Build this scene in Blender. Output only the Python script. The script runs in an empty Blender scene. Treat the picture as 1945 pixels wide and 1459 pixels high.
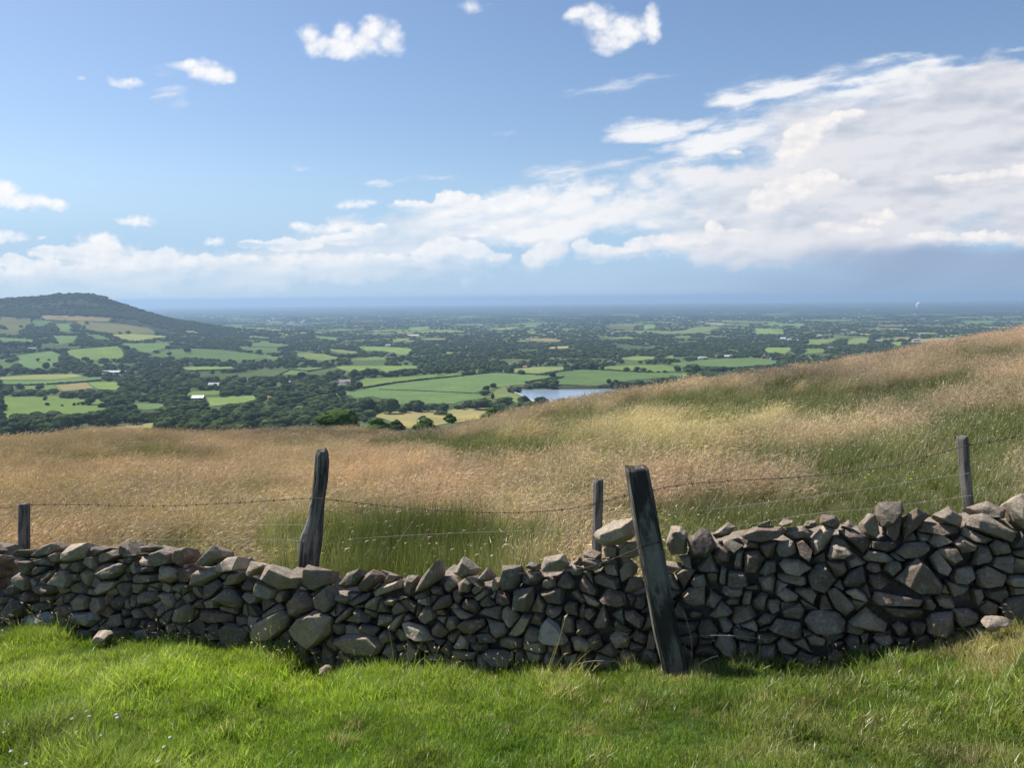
import bpy, bmesh, math, random
import numpy as np
from mathutils import Vector, Matrix, noise as mnoise, geometry as mgeo

random.seed(7)
RNG = np.random.default_rng(11)
scene = bpy.context.scene
COL = scene.collection
R = math.radians

# ------------------------------------------------------------------ camera
F = 1500.0; CX = 972.5; CY = 729.5
PITCH = math.atan(164.5 / F); ROLL = R(0.5)
cp, sp = math.cos(PITCH), math.sin(PITCH)
FW = np.array([0.0, cp, -sp]); U0 = np.array([0.0, sp, cp]); X0 = np.array([1.0, 0.0, 0.0])
RT = math.cos(ROLL) * X0 - math.sin(ROLL) * U0
UP = math.sin(ROLL) * X0 + math.cos(ROLL) * U0

cam = bpy.data.cameras.new('camera'); camo = bpy.data.objects.new('camera', cam); COL.objects.link(camo)
cam.lens = F / 1945.0 * 36.0; cam.sensor_width = 36.0; cam.clip_start = 0.05; cam.clip_end = 300000.0
M3 = Matrix(((RT[0], UP[0], -FW[0]), (RT[1], UP[1], -FW[1]), (RT[2], UP[2], -FW[2])))
camo.matrix_world = M3.to_4x4()
scene.camera = camo

def ut(px, py):
    """pixel of the photograph -> (x/y, z/y) of its direction"""
    a = (np.asarray(px, float) - CX) / F; b = (CY - np.asarray(py, float)) / F
    dx = FW[0] + a * RT[0] + b * UP[0]; dy = FW[1] + a * RT[1] + b * UP[1]; dz = FW[2] + a * RT[2] + b * UP[2]
    return dx / dy, dz / dy

def topx(x, y, z):
    """world point -> pixel of the photograph"""
    f = x * FW[0] + y * FW[1] + z * FW[2]; r = x * RT[0] + y * RT[1] + z * RT[2]; u = x * UP[0] + y * UP[1] + z * UP[2]
    f = np.maximum(f, 1e-3)
    return CX + F * r / f, CY - F * u / f

# ------------------------------------------------------------------ ids
def tag(o, label=None, cat=None, group=None, kind=None):
    if label: o['label'] = label
    if cat: o['category'] = cat
    if group: o['group'] = group
    if kind: o['kind'] = kind
    return o

def link(name, me, mat=None, parent=None, coll=None):
    o = bpy.data.objects.new(name, me)
    (coll or COL).objects.link(o)
    if mat is not None and me is not None:
        for m in (mat if isinstance(mat, (list, tuple)) else [mat]): me.materials.append(m)
    if parent is not None: o.parent = parent
    return o

def empty(name, loc=(0, 0, 0)):
    o = bpy.data.objects.new(name, None); COL.objects.link(o); o.location = loc; o.empty_display_size = 0.2
    return o

def mesh_np(name, V, Fc, smooth=False):
    """mesh from an (n,3) array and an (m,k) array of faces"""
    V = np.ascontiguousarray(V, np.float32); Fc = np.ascontiguousarray(Fc, np.int32)
    me = bpy.data.meshes.new(name)
    m, k = Fc.shape
    me.vertices.add(len(V)); me.vertices.foreach_set('co', V.ravel())
    me.loops.add(m * k); me.loops.foreach_set('vertex_index', Fc.ravel())
    me.polygons.add(m); me.polygons.foreach_set('loop_start', np.arange(0, m * k, k, dtype=np.int32))
    me.polygons.foreach_set('loop_total', np.full(m, k, np.int32))
    me.polygons.foreach_set('use_smooth', np.full(m, bool(smooth)))
    me.update(calc_edges=True)
    return me

def pt_attr(me, name, arr, typ='FLOAT'):
    a = me.attributes.new(name, typ, 'POINT')
    arr = np.ascontiguousarray(arr)
    if typ == 'FLOAT': a.data.foreach_set('value', arr.astype(np.float32).ravel())
    elif typ == 'INT': a.data.foreach_set('value', arr.astype(np.int32).ravel())
    elif typ == 'FLOAT_VECTOR': a.data.foreach_set('vector', arr.astype(np.float32).ravel())
    elif typ == 'FLOAT_COLOR':
        c = np.ones((len(arr), 4), np.float32); c[:, :3] = arr; a.data.foreach_set('color', c.ravel())
    return a

# ------------------------------------------------------------------ node helpers
class NT:
    def __init__(s, tree): s.t = tree; s.n = tree.nodes; s.l = tree.links
    def new(s, typ, **kw):
        n = s.n.new(typ)
        for k, v in kw.items(): setattr(n, k, v)
        return n
    def put(s, sock, v):
        if isinstance(v, bpy.types.NodeSocket): s.l.new(v, sock)
        elif v is not None:
            try: sock.default_value = v
            except Exception:
                sock.default_value = tuple(v) + (1.0,) if len(v) == 3 else v
    def math(s, op, a, b=None, c=None, clamp=False):
        n = s.new('ShaderNodeMath', operation=op); n.use_clamp = clamp
        s.put(n.inputs[0], a)
        if b is not None: s.put(n.inputs[1], b)
        if c is not None: s.put(n.inputs[2], c)
        return n.outputs[0]
    def vmath(s, op, a, b=None, scale=None):
        n = s.new('ShaderNodeVectorMath', operation=op); s.put(n.inputs[0], a)
        if b is not None: s.put(n.inputs[1], b)
        if scale is not None: s.put(n.inputs['Scale'], scale)
        return n.outputs['Value'] if op in ('LENGTH', 'DOT_PRODUCT', 'DISTANCE') else n.outputs[0]
    def mix(s, fac, a, b, blend='MIX'):
        n = s.new('ShaderNodeMix', data_type='RGBA', blend_type=blend); n.clamp_factor = True
        s.put(n.inputs[0], fac); s.put(n.inputs[6], a); s.put(n.inputs[7], b)
        return n.outputs[2]
    def noise(s, vec, scale, detail=4, rough=0.55, dist=0.0, color=False, dim='3D'):
        n = s.new('ShaderNodeTexNoise', noise_dimensions=dim)
        if vec is not None: s.put(n.inputs['Vector'], vec)
        s.put(n.inputs['Scale'], scale); n.inputs['Detail'].default_value = detail
        n.inputs['Roughness'].default_value = rough; n.inputs['Distortion'].default_value = dist
        return n.outputs['Color' if color else 'Fac']
    def ramp(s, fac, stops, interp='LINEAR'):
        n = s.new('ShaderNodeValToRGB'); n.color_ramp.interpolation = interp; s.put(n.inputs[0], fac)
        e = n.color_ramp.elements
        while len(e) < len(stops): e.new(0.5)
        for i, (p, c) in enumerate(stops):
            e[i].position = p; e[i].color = (c, c, c, 1) if not isinstance(c, (tuple, list)) else (tuple(c) + (1,) if len(c) == 3 else c)
        return n.outputs[0]
    def smooth(s, v, a, b, lo=0.0, hi=1.0):
        n = s.new('ShaderNodeMapRange', interpolation_type='SMOOTHSTEP')
        for i, q in enumerate((v, a, b, lo, hi)): s.put(n.inputs[i], q)
        return n.outputs[0]
    def xyz(s, v):
        n = s.new('ShaderNodeSeparateXYZ'); s.put(n.inputs[0], v); return n.outputs
    def comb(s, x, y, z=0.0):
        n = s.new('ShaderNodeCombineXYZ'); s.put(n.inputs[0], x); s.put(n.inputs[1], y); s.put(n.inputs[2], z); return n.outputs[0]
    def attr(s, name, typ='GEOMETRY'):
        n = s.new('ShaderNodeAttribute'); n.attribute_name = name; n.attribute_type = typ; return n

def material(name):
    m = bpy.data.materials.new(name); m.use_nodes = True
    nt = NT(m.node_tree); nt.n.clear()
    out = nt.new('ShaderNodeOutputMaterial')
    return m, nt, out

def srgb(r, g, b):
    f = lambda c: c / 12.92 if c <= 0.04045 else ((c + 0.055) / 1.055) ** 2.4
    return (f(r / 255), f(g / 255), f(b / 255))

def simple_mat(name, col, rough=0.85, var=0.25, scale=3.0, bump=0.0, bscale=40.0, coord='Object'):
    m, nt, out = material(name)
    tc = nt.new('ShaderNodeTexCoord').outputs[coord]
    n = nt.noise(tc, scale, 5, 0.6)
    f = nt.math('MULTIPLY_ADD', n, 2 * var, 1 - var)
    c = nt.vmath('SCALE', tuple(col), scale=f)
    p = nt.new('ShaderNodeBsdfPrincipled'); nt.put(p.inputs['Base Color'], c); p.inputs['Roughness'].default_value = rough
    p.inputs['Specular IOR Level'].default_value = 0.2
    if bump:
        b = nt.new('ShaderNodeBump'); b.inputs['Distance'].default_value = bump
        nt.put(b.inputs['Height'], nt.noise(tc, bscale, 6, 0.65)); nt.l.new(b.outputs[0], p.inputs['Normal'])
    nt.l.new(p.outputs[0], out.inputs[0])
    return m

# ------------------------------------------------------------------ value noise for terrain (numpy)
def vnoise(x, y, seed=0):
    x = np.asarray(x, float); y = np.asarray(y, float)
    xi = np.floor(x).astype(np.int64); yi = np.floor(y).astype(np.int64); xf = x - xi; yf = y - yi
    def h(a, b):
        n = (a * 374761393 + b * 668265263 + seed * 362437) & 0x7fffffff
        n = ((n ^ (n >> 13)) * 1274126177) & 0x7fffffff
        return ((n ^ (n >> 16)) & 0xffff) / 65535.0
    u = xf * xf * (3 - 2 * xf); v = yf * yf * (3 - 2 * yf)
    return (h(xi, yi) * (1 - u) + h(xi + 1, yi) * u) * (1 - v) + (h(xi, yi + 1) * (1 - u) + h(xi + 1, yi + 1) * u) * v

def fnoise(x, y, seed=0, o=3):
    s = 0; a = 1; t = 0
    for i in range(o):
        s = s + a * vnoise(x * 2 ** i, y * 2 ** i, seed + i); t += a; a *= 0.5
    return s / t * 2 - 1

# ------------------------------------------------------------------ the land
WA, WB = 6.13, -0.268                                    # wall line: y = WA + WB x
def yw(x): return WA + WB * x
def on_wall(px, py, off=0.0):
    u, t = ut(px, py); y = (WA + off) / (1 - WB * u); return u * y, y, t * y
_bx = [0, 200, 400, 520, 620, 750, 900, 1100, 1290, 1500, 1650, 1750, 1850, 1945]
_by = [1207, 1217, 1228, 1252, 1288, 1275, 1290, 1277, 1268, 1266, 1256, 1238, 1200, 1186]
_w = on_wall(np.array(_bx), np.array(_by)); ZBX, ZBZ = _w[0], _w[2]
def zbase(x): return np.interp(x, ZBX, ZBZ)
_sx = [-300, 0, 150, 300, 450, 600, 750, 850, 1000, 1100, 1300, 1500, 1700, 1945, 2300]
_sy = [864, 854, 847, 849, 854, 857, 848, 831, 792, 777, 744, 718, 682, 642, 600]
SKU, SKT = ut(np.array(_sx), np.array(_sy))
_rx = [-400, 100, 380, 480, 600, 700, 790, 860, 1100]
_ry = [870, 862, 842, 828, 822, 826, 838, 856, 900]
RDU, RDT = ut(np.array(_rx), np.array(_ry))

def near_z(x, y):
    x = np.asarray(x, float); y = np.asarray(y, float)
    zf = -1.62 + 0.10 * np.maximum(-y, 0)
    w = yw(x)
    s = np.clip(y / np.maximum(w, 0.5), 0, 1)
    front = zf + (zbase(x) - zf) * s
    yy = np.maximum(y, 1.0); u = np.clip(x / yy, -2.2, 2.2)
    y0 = WA / (1 - WB * u); x0 = u * y0
    Yc = 30 + 16 * np.clip((u + 0.1) / 0.75, 0, 1)
    Tc = np.interp(u, SKU, SKT); zc = Tc * Yc - 0.18
    zb = zbase(x0)
    B = (zc - zb) / (Yc - y0)
    d = yy - Yc
    back = np.where(d < 0, zb + (zc - zb) * (yy - y0) / (Yc - y0), zc + B * d - (0.31 + B) * d * d / (np.abs(d) + 22.0))
    # bump before the crest rounds it off
    back = back + 0.22 * np.clip((yy - y0) / 8, 0, 1) * fnoise(x / 3.1, y / 3.1, 5, 3) + 0.45 * np.clip((yy - y0 - 3) / 14, 0, 1) * fnoise(x / 11.0, y / 11.0, 9, 2)
    rz = np.interp(u, RDU, RDT) * 58 - 0.2
    g = np.exp(-((yy - 58) / 7.0) ** 2)
    back = np.where(rz > back, back + (rz - back) * g, back)
    f2 = front + 0.045 * fnoise(x / 0.45, y / 0.45, 3, 3) * np.clip(y / 2, 0, 1)
    return np.where(y < w + 0.25, f2, back)

CRX, CRY = [-400, 0, 60, 110, 150, 178, 200, 212, 245, 290, 330, 380, 430, 520], [571, 567, 563, 558, 557, 558, 563, 571, 580, 596, 607, 614, 622, 632]
CRU, CRT = ut(np.array(CRX), np.array(CRY))
_mu = ut(np.array([-600, 150, 250, 330, 420, 560]), np.full(6, 620))[0]
def valley_z(x, y):
    x = np.asarray(x, float); y = np.maximum(np.asarray(y, float), 1.0)
    u = x / y
    base = np.interp(y, [0, 400, 700, 1000, 1300, 1500, 3000, 6000, 10000, 20000], [-108, -112, -138, -158, -168, -175, -204, -238, -257, -262])
    basin = np.interp(y, [0, 400, 700, 1000, 1230, 1490, 1530, 1700, 3000], [-108, -112, -140, -164, -178, -178, -171, -175, -204])
    wb = np.exp(-(np.abs(x - 150) / 300) ** 4) * (y < 3000); base = base + (basin - base) * wb
    m = np.interp(u, _mu, [1, 1, .8, .45, .15, 0])
    hs = m * np.interp(y, [1900, 2600, 3300, 4000, 4250], [0, 22, 60, 90, 98])
    zc = np.interp(u, CRU, CRT) * 4800
    crest = np.maximum(zc - (-226), 98 * m) * (u < -0.25)
    f = np.clip((y - 4200) / 600, 0, 1); f = f ** 1.15
    h = np.where(y < 4200, hs, hs + (np.maximum(crest, hs) - hs) * f)
    h = h * (1 - np.clip((y - 4800) / 2500, 0, 1) ** 0.8)
    und = 5.5 * fnoise(x / 420, y / 420, 21, 2) * np.clip((y - 600) / 500, 0, 1) * np.clip(1.5 - y / 9000, 0.25, 1)
    und = und * (1 - 0.97 * np.exp(-(((x - 150) / 330) ** 2 + ((y - 1430) / 260) ** 2)))
    rough = 6 * fnoise(x / 90, y / 90, 33, 3) * np.clip((f - .02) * 5, 0, 1) * (u < -0.3) * (y < 7000) * (1 - f ** 3)
    return base + h + und + rough - y * y / (2 * 6371000.0)

def ground(x, y):
    x = np.asarray(x, float); y = np.asarray(y, float)
    v = valley_z(x, np.maximum(y, 1)); n = near_z(x, y)
    k = np.clip((y - 150) / 60, 0, 1)
    return np.where(y < 150, n, np.maximum(n, v) * 1.0)

_YS = np.exp(np.linspace(np.log(250.0), np.log(62000.0), 520))
def hit(px, py):
    """pixels -> points of the valley floor"""
    px = np.atleast_1d(np.asarray(px, float)); py = np.atleast_1d(np.asarray(py, float))
    u, t = ut(px, py)
    Y = np.full(len(px), np.nan)
    for i0 in range(0, len(px), 4000):
        uu = u[i0:i0 + 4000, None]; tt = t[i0:i0 + 4000, None]
        g = ground(uu * _YS, np.broadcast_to(_YS, (len(uu), len(_YS)))) - tt * _YS
        first = (g > 0).argmax(1); ok = (g > 0).any(1)
        j = np.clip(first, 1, None); r = np.arange(len(uu))
        g0 = g[r, j - 1]; g1 = g[r, j]; a = np.where(first > 0, -g0 / np.where(g1 == g0, 1, g1 - g0), 0)
        y = _YS[j - 1] + np.clip(a, 0, 1) * (_YS[j] - _YS[j - 1])
        Y[i0:i0 + 4000] = np.where(ok, y, np.nan)
    X = u * Y
    return X, Y, ground(X, np.nan_to_num(Y, nan=1000.0))
# ------------------------------------------------------------------ sun, sky, clouds
SAZ, SEL = R(-63), R(54)
sd = Vector((math.sin(SAZ) * math.cos(SEL), math.cos(SAZ) * math.cos(SEL), math.sin(SEL)))
sun = bpy.data.lights.new('sun', 'SUN'); sun.energy = 5.0; sun.angle = R(0.55); sun.color = (1.0, 0.95, 0.87)
suno = bpy.data.objects.new('sun', sun); COL.objects.link(suno)
suno.rotation_euler = (-sd).to_track_quat('-Z', 'Y').to_euler()

world = bpy.data.worlds.new('World'); scene.world = world; world.use_nodes = True
nt = NT(world.node_tree); nt.n.clear()
wout = nt.new('ShaderNodeOutputWorld'); bg = nt.new('ShaderNodeBackground')
SKY_STRENGTH = 0.075; EXPO = 0.5; SKYTINT = (1.10, 1.17, 1.26); CLOUD_GAIN = 1.0
bg.inputs[1].default_value = SKY_STRENGTH
sky = nt.new('ShaderNodeTexSky', sky_type='NISHITA'); sky.sun_disc = False
sky.sun_elevation = SEL; sky.sun_rotation = SAZ; sky.air_density = 1.0; sky.dust_density = 1.0; sky.ozone_density = 1.6; sky.altitude = 300
skyc = nt.vmath('MULTIPLY', sky.outputs[0], SKYTINT)
nt.l.new(skyc, bg.inputs[0]); nt.l.new(bg.outputs[0], wout.inputs[0])
world.cycles.sampling_method = 'MANUAL'; world.cycles.sample_map_resolution = 512
# ---- cloud fields, worked out once on a grid of directions (U = x/y, V = z/y)
def _rot(x, y, a): c, s_ = math.cos(a), math.sin(a); return c * x - s_ * y, s_ * x + c * y
def fbm2(x, y, seed, o=6, rough=.55, billow=False):
    t = 0; a = 1.0; tot = 0
    for i in range(o):
        xr, yr = _rot(x * 2.03 ** i + 17.3 * i, y * 2.03 ** i - 9.1 * i, .6 * i + .4); n = vnoise(xr, yr, seed + i)
        if billow: n = 1 - np.abs(2 * n - 1)
        t = t + a * n; tot += a; a *= rough
    return t / tot
def worley(x, y, seed):
    xi = np.floor(x); yi = np.floor(y); best = np.full(x.shape, 9.0)
    for dx in (-1, 0, 1):
        for dy in (-1, 0, 1):
            cx_, cy_ = xi + dx, yi + dy
            a = vnoise(cx_, cy_, seed); b = vnoise(cx_, cy_, seed + 50)
            d = (cx_ + a - x) ** 2 + (cy_ + b - y) ** 2; best = np.minimum(best, d)
    return np.sqrt(best)
def puffs(x, y, seed, o=3):
    t = 0; a = 1.0; tot = 0
    for i in range(o):
        xr, yr = _rot(x * 2.1 ** i, y * 2.1 ** i, .7 * i); t = t + a * (1 - np.minimum(worley(xr, yr, seed + 7 * i), 1)); tot += a; a *= .5
    return t / tot
def sstep(v, a, b): t = np.clip((v - a) / (b - a), 0, 1); return t * t * (3 - 2 * t)
def blob_field(PX, PY, blobs):
    e = np.full(PX.shape, -3.0)
    for (cx_, cy_, rx, ry, s, rot) in blobs:
        dx, dy = PX - cx_, PY - cy_
        if rot: dx, dy = _rot(dx, dy, R(rot))
        e = np.maximum(e, s * (1 - (dx / rx) ** 2 - (dy / ry) ** 2))
    return e
def cloud_layers(U, V):
    """premultiplied colour and cover of the clouds for each direction, display-linear"""
    PX, PY = topx(U, np.ones_like(U), V)
    wx = (fbm2(PX / 70, PY / 55, 5, 5, .6) - .5); wy = (fbm2(PX / 70, PY / 55, 25, 5, .6) - .5)
    C = np.zeros(U.shape + (3,)); A = np.zeros(U.shape)
    def over(col, a):
        nonlocal C, A
        C[:] = col * a[..., None] + C * (1 - a[..., None]); A[:] = a + A * (1 - a)
    def lin(r, g, b): return np.array(srgb(r, g, b))
    def mixc(a, b, f): return a + (b - a) * f[..., None]
    gr = sstep(PX, 900, 1750)                                    # greyer to the right
    # paler blue air low in the sky
    over(np.broadcast_to(lin(172, 206, 240), U.shape + (3,)), sstep(PY, 300, 480) * .8)
    # high streaks
    X1 = PX + wx * 60; Y1 = PY + wy * 26
    xr, yr = _rot(PX, PY, R(9))
    st = fbm2(xr / 150, yr / 26, 41, 6, .62)
    e = blob_field(X1, Y1, [(1400,180,90,24,1,3),(1470,165,140,32,1.1,5),(1600,140,170,28,.9,7),(1800,135,220,34,1.1,3),(1560,210,260,26,.7,10),(1215,250,95,28,1.3,5),(1300,240,60,12,.6,20),(1370,268,140,28,1.2,8),(1160,168,130,15,.45,6),(1240,150,70,9,.35,12),
        (1260,305,170,18,.3,4),(805,337,60,7,.5,2),(935,254,60,4,.25,1),(845,256,40,4,.3,2),(1040,325,60,8,.2,4),(1870,105,130,8,.4,12),(1150,345,220,14,.3,4),(325,162,40,30,.35,-40),(1600,190,220,30,.7,9),(1750,180,220,50,1.0,6),(150,148,10,5,.3,0),(570,316,12,4,.2,0),(716,345,22,6,.35,0)])
    d = e + (st - .5) * 2.6
    over(mixc(lin(222, 230, 244), lin(250, 250, 252), sstep(d, .2, 1.1)), sstep(d, -.05, 1.15) * .93)
    # the great bank
    X2 = PX + wx * 110; Y2 = PY + wy * 75
    e = blob_field(X2, Y2, [(1830,310,470,185,1.6,6),(1640,300,190,95,1.3,25),(1450,365,340,62,1.3,3),(1180,400,350,52,1.1,3),(1930,210,230,100,1.3,8),(870,398,160,26,.7,2),(930,440,420,44,1.1,2),(680,478,330,34,1,2),(1500,455,460,60,1.3,0),(130,512,460,44,1.1,0),(400,508,340,42,1.0,0),(700,505,300,34,.9,0),(1850,440,320,44,1.1,0)])
    xr, yr = _rot(PX, PY, R(5))
    n = fbm2(xr / 170, yr / 62, 61, 7, .55); pf = puffs(PX / 80, PY / 46, 71, 2)
    d = e - .06 + (n - .5) * 2.5 + (pf - .45) * .5
    n_s = fbm2((xr + 12) / 170, (yr + 14) / 62, 61, 6, .55)   # light from the upper left
    big = fbm2(PX / 340, PY / 80, 81, 4, .5); str_ = fbm2(xr / 260, yr / 24, 85, 4, .55)
    f = np.clip(.52 + (n - n_s) * 2.6 + (big - .5) * 2.2 + (str_ - .5) * .8 + .18 * sstep(d, .8, .1), 0, 1)
    dark = mixc(lin(205, 222, 240), lin(190, 199, 214), gr); lite = mixc(lin(249, 250, 252), lin(228, 229, 236), gr)
    hz = sstep(PY, 380, 520) * (1 - gr)                                       # paler and flatter toward the left horizon
    f = f * (1 - .25 * hz) + .12 * hz
    over(mixc(dark, lite, f), sstep(d, -.1, 1.0) * (1 - .45 * sstep(PY, 470, 570)))
    # rainy low air
    v = sstep(PY, 480 + 0 * PX, 592 - 45 * sstep(PX, 900, 1300)) ; rn = (fbm2(PX / 90 + PY / 60, PY / 400, 91, 3, .5) - .5)
    lowc = mixc(mixc(lin(207, 226, 241), lin(184, 210, 236), sstep(PX, 200, 1000)), lin(158, 180, 211), sstep(PX, 1000, 1750))
    lowc = mixc(lowc, lowc * .93, np.clip(rn * 2 + .5, 0, 1) * gr)
    brk = sstep(PX, 1350, 1700)
    v = np.maximum(v * .97, sstep(PY + 30 * rn, 455, 490) * brk * .95)
    over(lowc, v)
    # cumulus heads standing in front of the bank
    HEADS = [(1520,275,48,34,1.1,40),(1560,245,48,22,1.1,25),(1610,222,40,14,.8,12),(1500,300,36,16,.9,0),(1455,385,46,30,1.1,10),(1500,360,60,28,1,15),(1560,345,60,20,.7,0),(1385,293,24,11,.9,0),
        (1015,492,24,22,1,0),(1050,475,34,26,1.1,0),(1105,474,28,22,1.1,0),(1140,482,40,18,.8,0),(1190,480,50,12,.7,0),(1240,462,50,20,1,0),(1300,462,50,14,.9,0),(1355,440,20,16,1.1,0),(1400,446,40,9,.9,0),(1450,442,26,6,.8,0),
        (1580,430,40,14,.8,0),(1630,440,50,12,.7,0),(1860,336,90,16,.9,4),(1930,330,80,18,.9,4),(1670,410,40,14,.45,0),(1770,450,60,14,.6,0),(1880,455,90,14,.55,0),
        (810,492,40,18,1,0),(850,475,44,24,1.1,0),(900,482,40,22,1,0),(940,495,30,16,.8,0),(760,495,40,12,.8,0),(870,376,44,16,.9,0),(800,392,80,12,.7,0),(900,392,60,12,.7,0),(965,392,40,22,.9,20),(480,462,30,9,.9,0),(560,464,60,14,1,0),(710,440,40,12,1,0),(650,455,60,12,.9,0),(600,490,80,16,.7,0),
        (300,486,44,18,.9,0),(200,492,60,14,.8,0),(110,478,60,14,.9,0),(430,498,80,14,.6,0),(15,495,40,14,.8,0),(680,492,60,12,.6,0),(60,505,60,16,.8,0),(150,480,40,12,.8,0),(250,500,60,16,.8,0),(345,500,40,16,.8,0),(390,492,30,10,.7,0),(530,500,60,14,.7,0),(20,520,60,12,.6,0),(180,515,80,12,.5,0),(920,440,60,10,.6,0)]
    e = blob_field(PX + wx * 26, PY + wy * 20, HEADS); eb = blob_field(PX + wx * 26, PY + 13 + wy * 20, HEADS)
    pf = puffs(PX / 34, PY / 26, 101, 4); n = fbm2(PX / 34, PY / 28, 111, 5, .58)
    d = e + (pf - .45) * 1.25 + (n - .5) * 1.0
    pf2 = puffs((PX + 7) / 34, (PY + 9) / 26, 101, 4)
    f = np.clip(.74 + (pf - pf2) * .8 + (n - .5) * .5, 0, 1)
    und = .25 + .75 * sstep(eb + (n - .5), -.7, .5)                       # undersides dissolve
    far = sstep(PY, 400, 505); warm = sstep(PX, 900, 1500)
    c_lo = mixc(lin(214, 225, 239), lin(214, 216, 227), gr); c_hi = mixc(lin(253, 253, 254), lin(254, 248, 243), warm * .7)
    over(mixc(c_lo, c_hi, f), sstep(d, .0, .45) * und * (.95 - .22 * far * (1 - warm)))
    # small clouds by themselves
    e = blob_field(PX + wx * 40, PY + wy * 34, [(596,80,24,28,1,0),(625,88,48,24,1.1,0),(660,66,30,26,1,0),(665,92,70,24,1.2,0),(715,60,36,32,1.2,0),(742,72,30,34,1,0),(700,80,50,30,1,0),
        (1100,28,36,18,1,0),(1140,34,52,30,1.2,0),(1180,52,46,30,1.1,0),(1160,72,46,24,1,0),(1150,90,30,12,.7,0),(1238,44,17,28,1.1,-8),(1222,48,16,10,.7,0),(352,122,34,11,1,0),(392,132,50,20,1.1,-8),(420,140,26,14,1,0),(245,153,36,11,1,-4),(222,150,16,8,.6,0),(908,8,28,18,.6,15),
        (5,358,34,20,1.1,-8),(40,382,70,20,1.2,-5),(90,388,36,14,1.1,0),(262,419,46,8,.9,0),(5,452,44,12,.9,4),(195,456,42,13,1,0),(670,389,34,9,.9,0),(580,428,30,8,.8,0),(630,430,60,9,.7,0),(411,459,20,9,.9,0),(75,449,12,4,.7,0),(700,386,20,5,.4,0)])
    pf = puffs(PX / 30, PY / 26, 121, 3); n = fbm2(PX / 40, PY / 34, 131, 6, .6); pf2 = puffs((PX + 5) / 30, (PY + 8) / 26, 121, 3)
    d = e + (pf - .45) * 1.0 + (n - .5) * 1.6
    f = np.clip(.84 + (pf - pf2) * .45 + .3 * (e - .4), 0, 1)
    over(mixc(lin(214, 225, 241), lin(254, 254, 255), f), sstep(d, -.3, 1.5) * .97)
    return C, A

# the clouds stand on a far shell of sky, 120 km out
gu = np.arange(-1.0, 1.0, .0015); gv = np.arange(-.012, .60, .0015)
GU, GV = np.meshgrid(gu, gv)
CC, CA = cloud_layers(GU, GV)
edge = sstep(np.abs(GU), .99, .86) * sstep(GV, .595, .52); CA2 = CA * edge
nrm = np.sqrt(GU ** 2 + 1 + GV ** 2); SR = 120000.0
V_ = np.stack([GU / nrm * SR, SR / nrm, GV / nrm * SR], -1).reshape(-1, 3)
i = np.arange(GU.size).reshape(GU.shape)
me = mesh_np('clouds', V_, np.stack([i[:-1, :-1], i[:-1, 1:], i[1:, 1:], i[1:, :-1]], -1).reshape(-1, 4)[(np.maximum.reduce([CA2[:-1, :-1], CA2[1:, 1:], CA2[1:, :-1], CA2[:-1, 1:]]) > .004).ravel()], True)
pt_attr(me, 'cloud', (CC / np.maximum(CA, 1e-4)[..., None]).reshape(-1, 3), 'FLOAT_COLOR'); pt_attr(me, 'cover', CA2.ravel())
cm, q, out = material('clouds')
em = q.new('ShaderNodeEmission'); q.l.new(q.attr('cloud').outputs['Color'], em.inputs[0]); em.inputs[1].default_value = CLOUD_GAIN / 2 ** EXPO
mx = q.new('ShaderNodeMixShader'); tp = q.new('ShaderNodeBsdfTransparent'); q.l.new(q.attr('cover').outputs['Fac'], mx.inputs[0]); q.l.new(tp.outputs[0], mx.inputs[1]); q.l.new(em.outputs[0], mx.inputs[2]); q.l.new(mx.outputs[0], out.inputs[0])
cm.cycles.emission_sampling = 'NONE'
tag(link('clouds', me, cm), 'long bank of white and grey summer clouds with small cumulus in the blue sky', 'clouds', kind='structure')

# ------------------------------------------------------------------ land sheets
def field_mat():
    """pasture, heath and wood floor: the colour of each stretch of land is an attribute of the sheet"""
    m, nt, out = material('pasture')
    a = nt.attr('land').outputs['Color']
    tc = nt.new('ShaderNodeTexCoord').outputs['Object']
    n1 = nt.noise(tc, 0.012, 5, 0.6); n2 = nt.noise(nt.vmath('MULTIPLY', tc, (1.0, 0.35, 1.0)), 0.09, 4, 0.6)
    f = nt.math('ADD', nt.math('MULTIPLY', n1, 0.55), nt.math('MULTIPLY_ADD', n2, 0.35, 0.55))
    c = nt.vmath('SCALE', a, scale=f)
    c = nt.mix(nt.smooth(n1, 0.5, 0.75), c, nt.vmath('MULTIPLY', c, (1.2, 1.02, 0.8)))
    d = nt.new('ShaderNodeBsdfDiffuse'); nt.put(d.inputs[0], c); nt.l.new(d.outputs[0], out.inputs[0])
    return m
M_field = field_mat()

def grid_mesh(name, X, Y, Z, smooth=True):
    r, c = X.shape
    V = np.stack([X, Y, Z], -1).reshape(-1, 3)
    i = np.arange(r * c).reshape(r, c)
    Fc = np.stack([i[:-1, :-1], i[:-1, 1:], i[1:, 1:], i[1:, :-1]], -1).reshape(-1, 4)
    return mesh_np(name, V, Fc, smooth)

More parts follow.
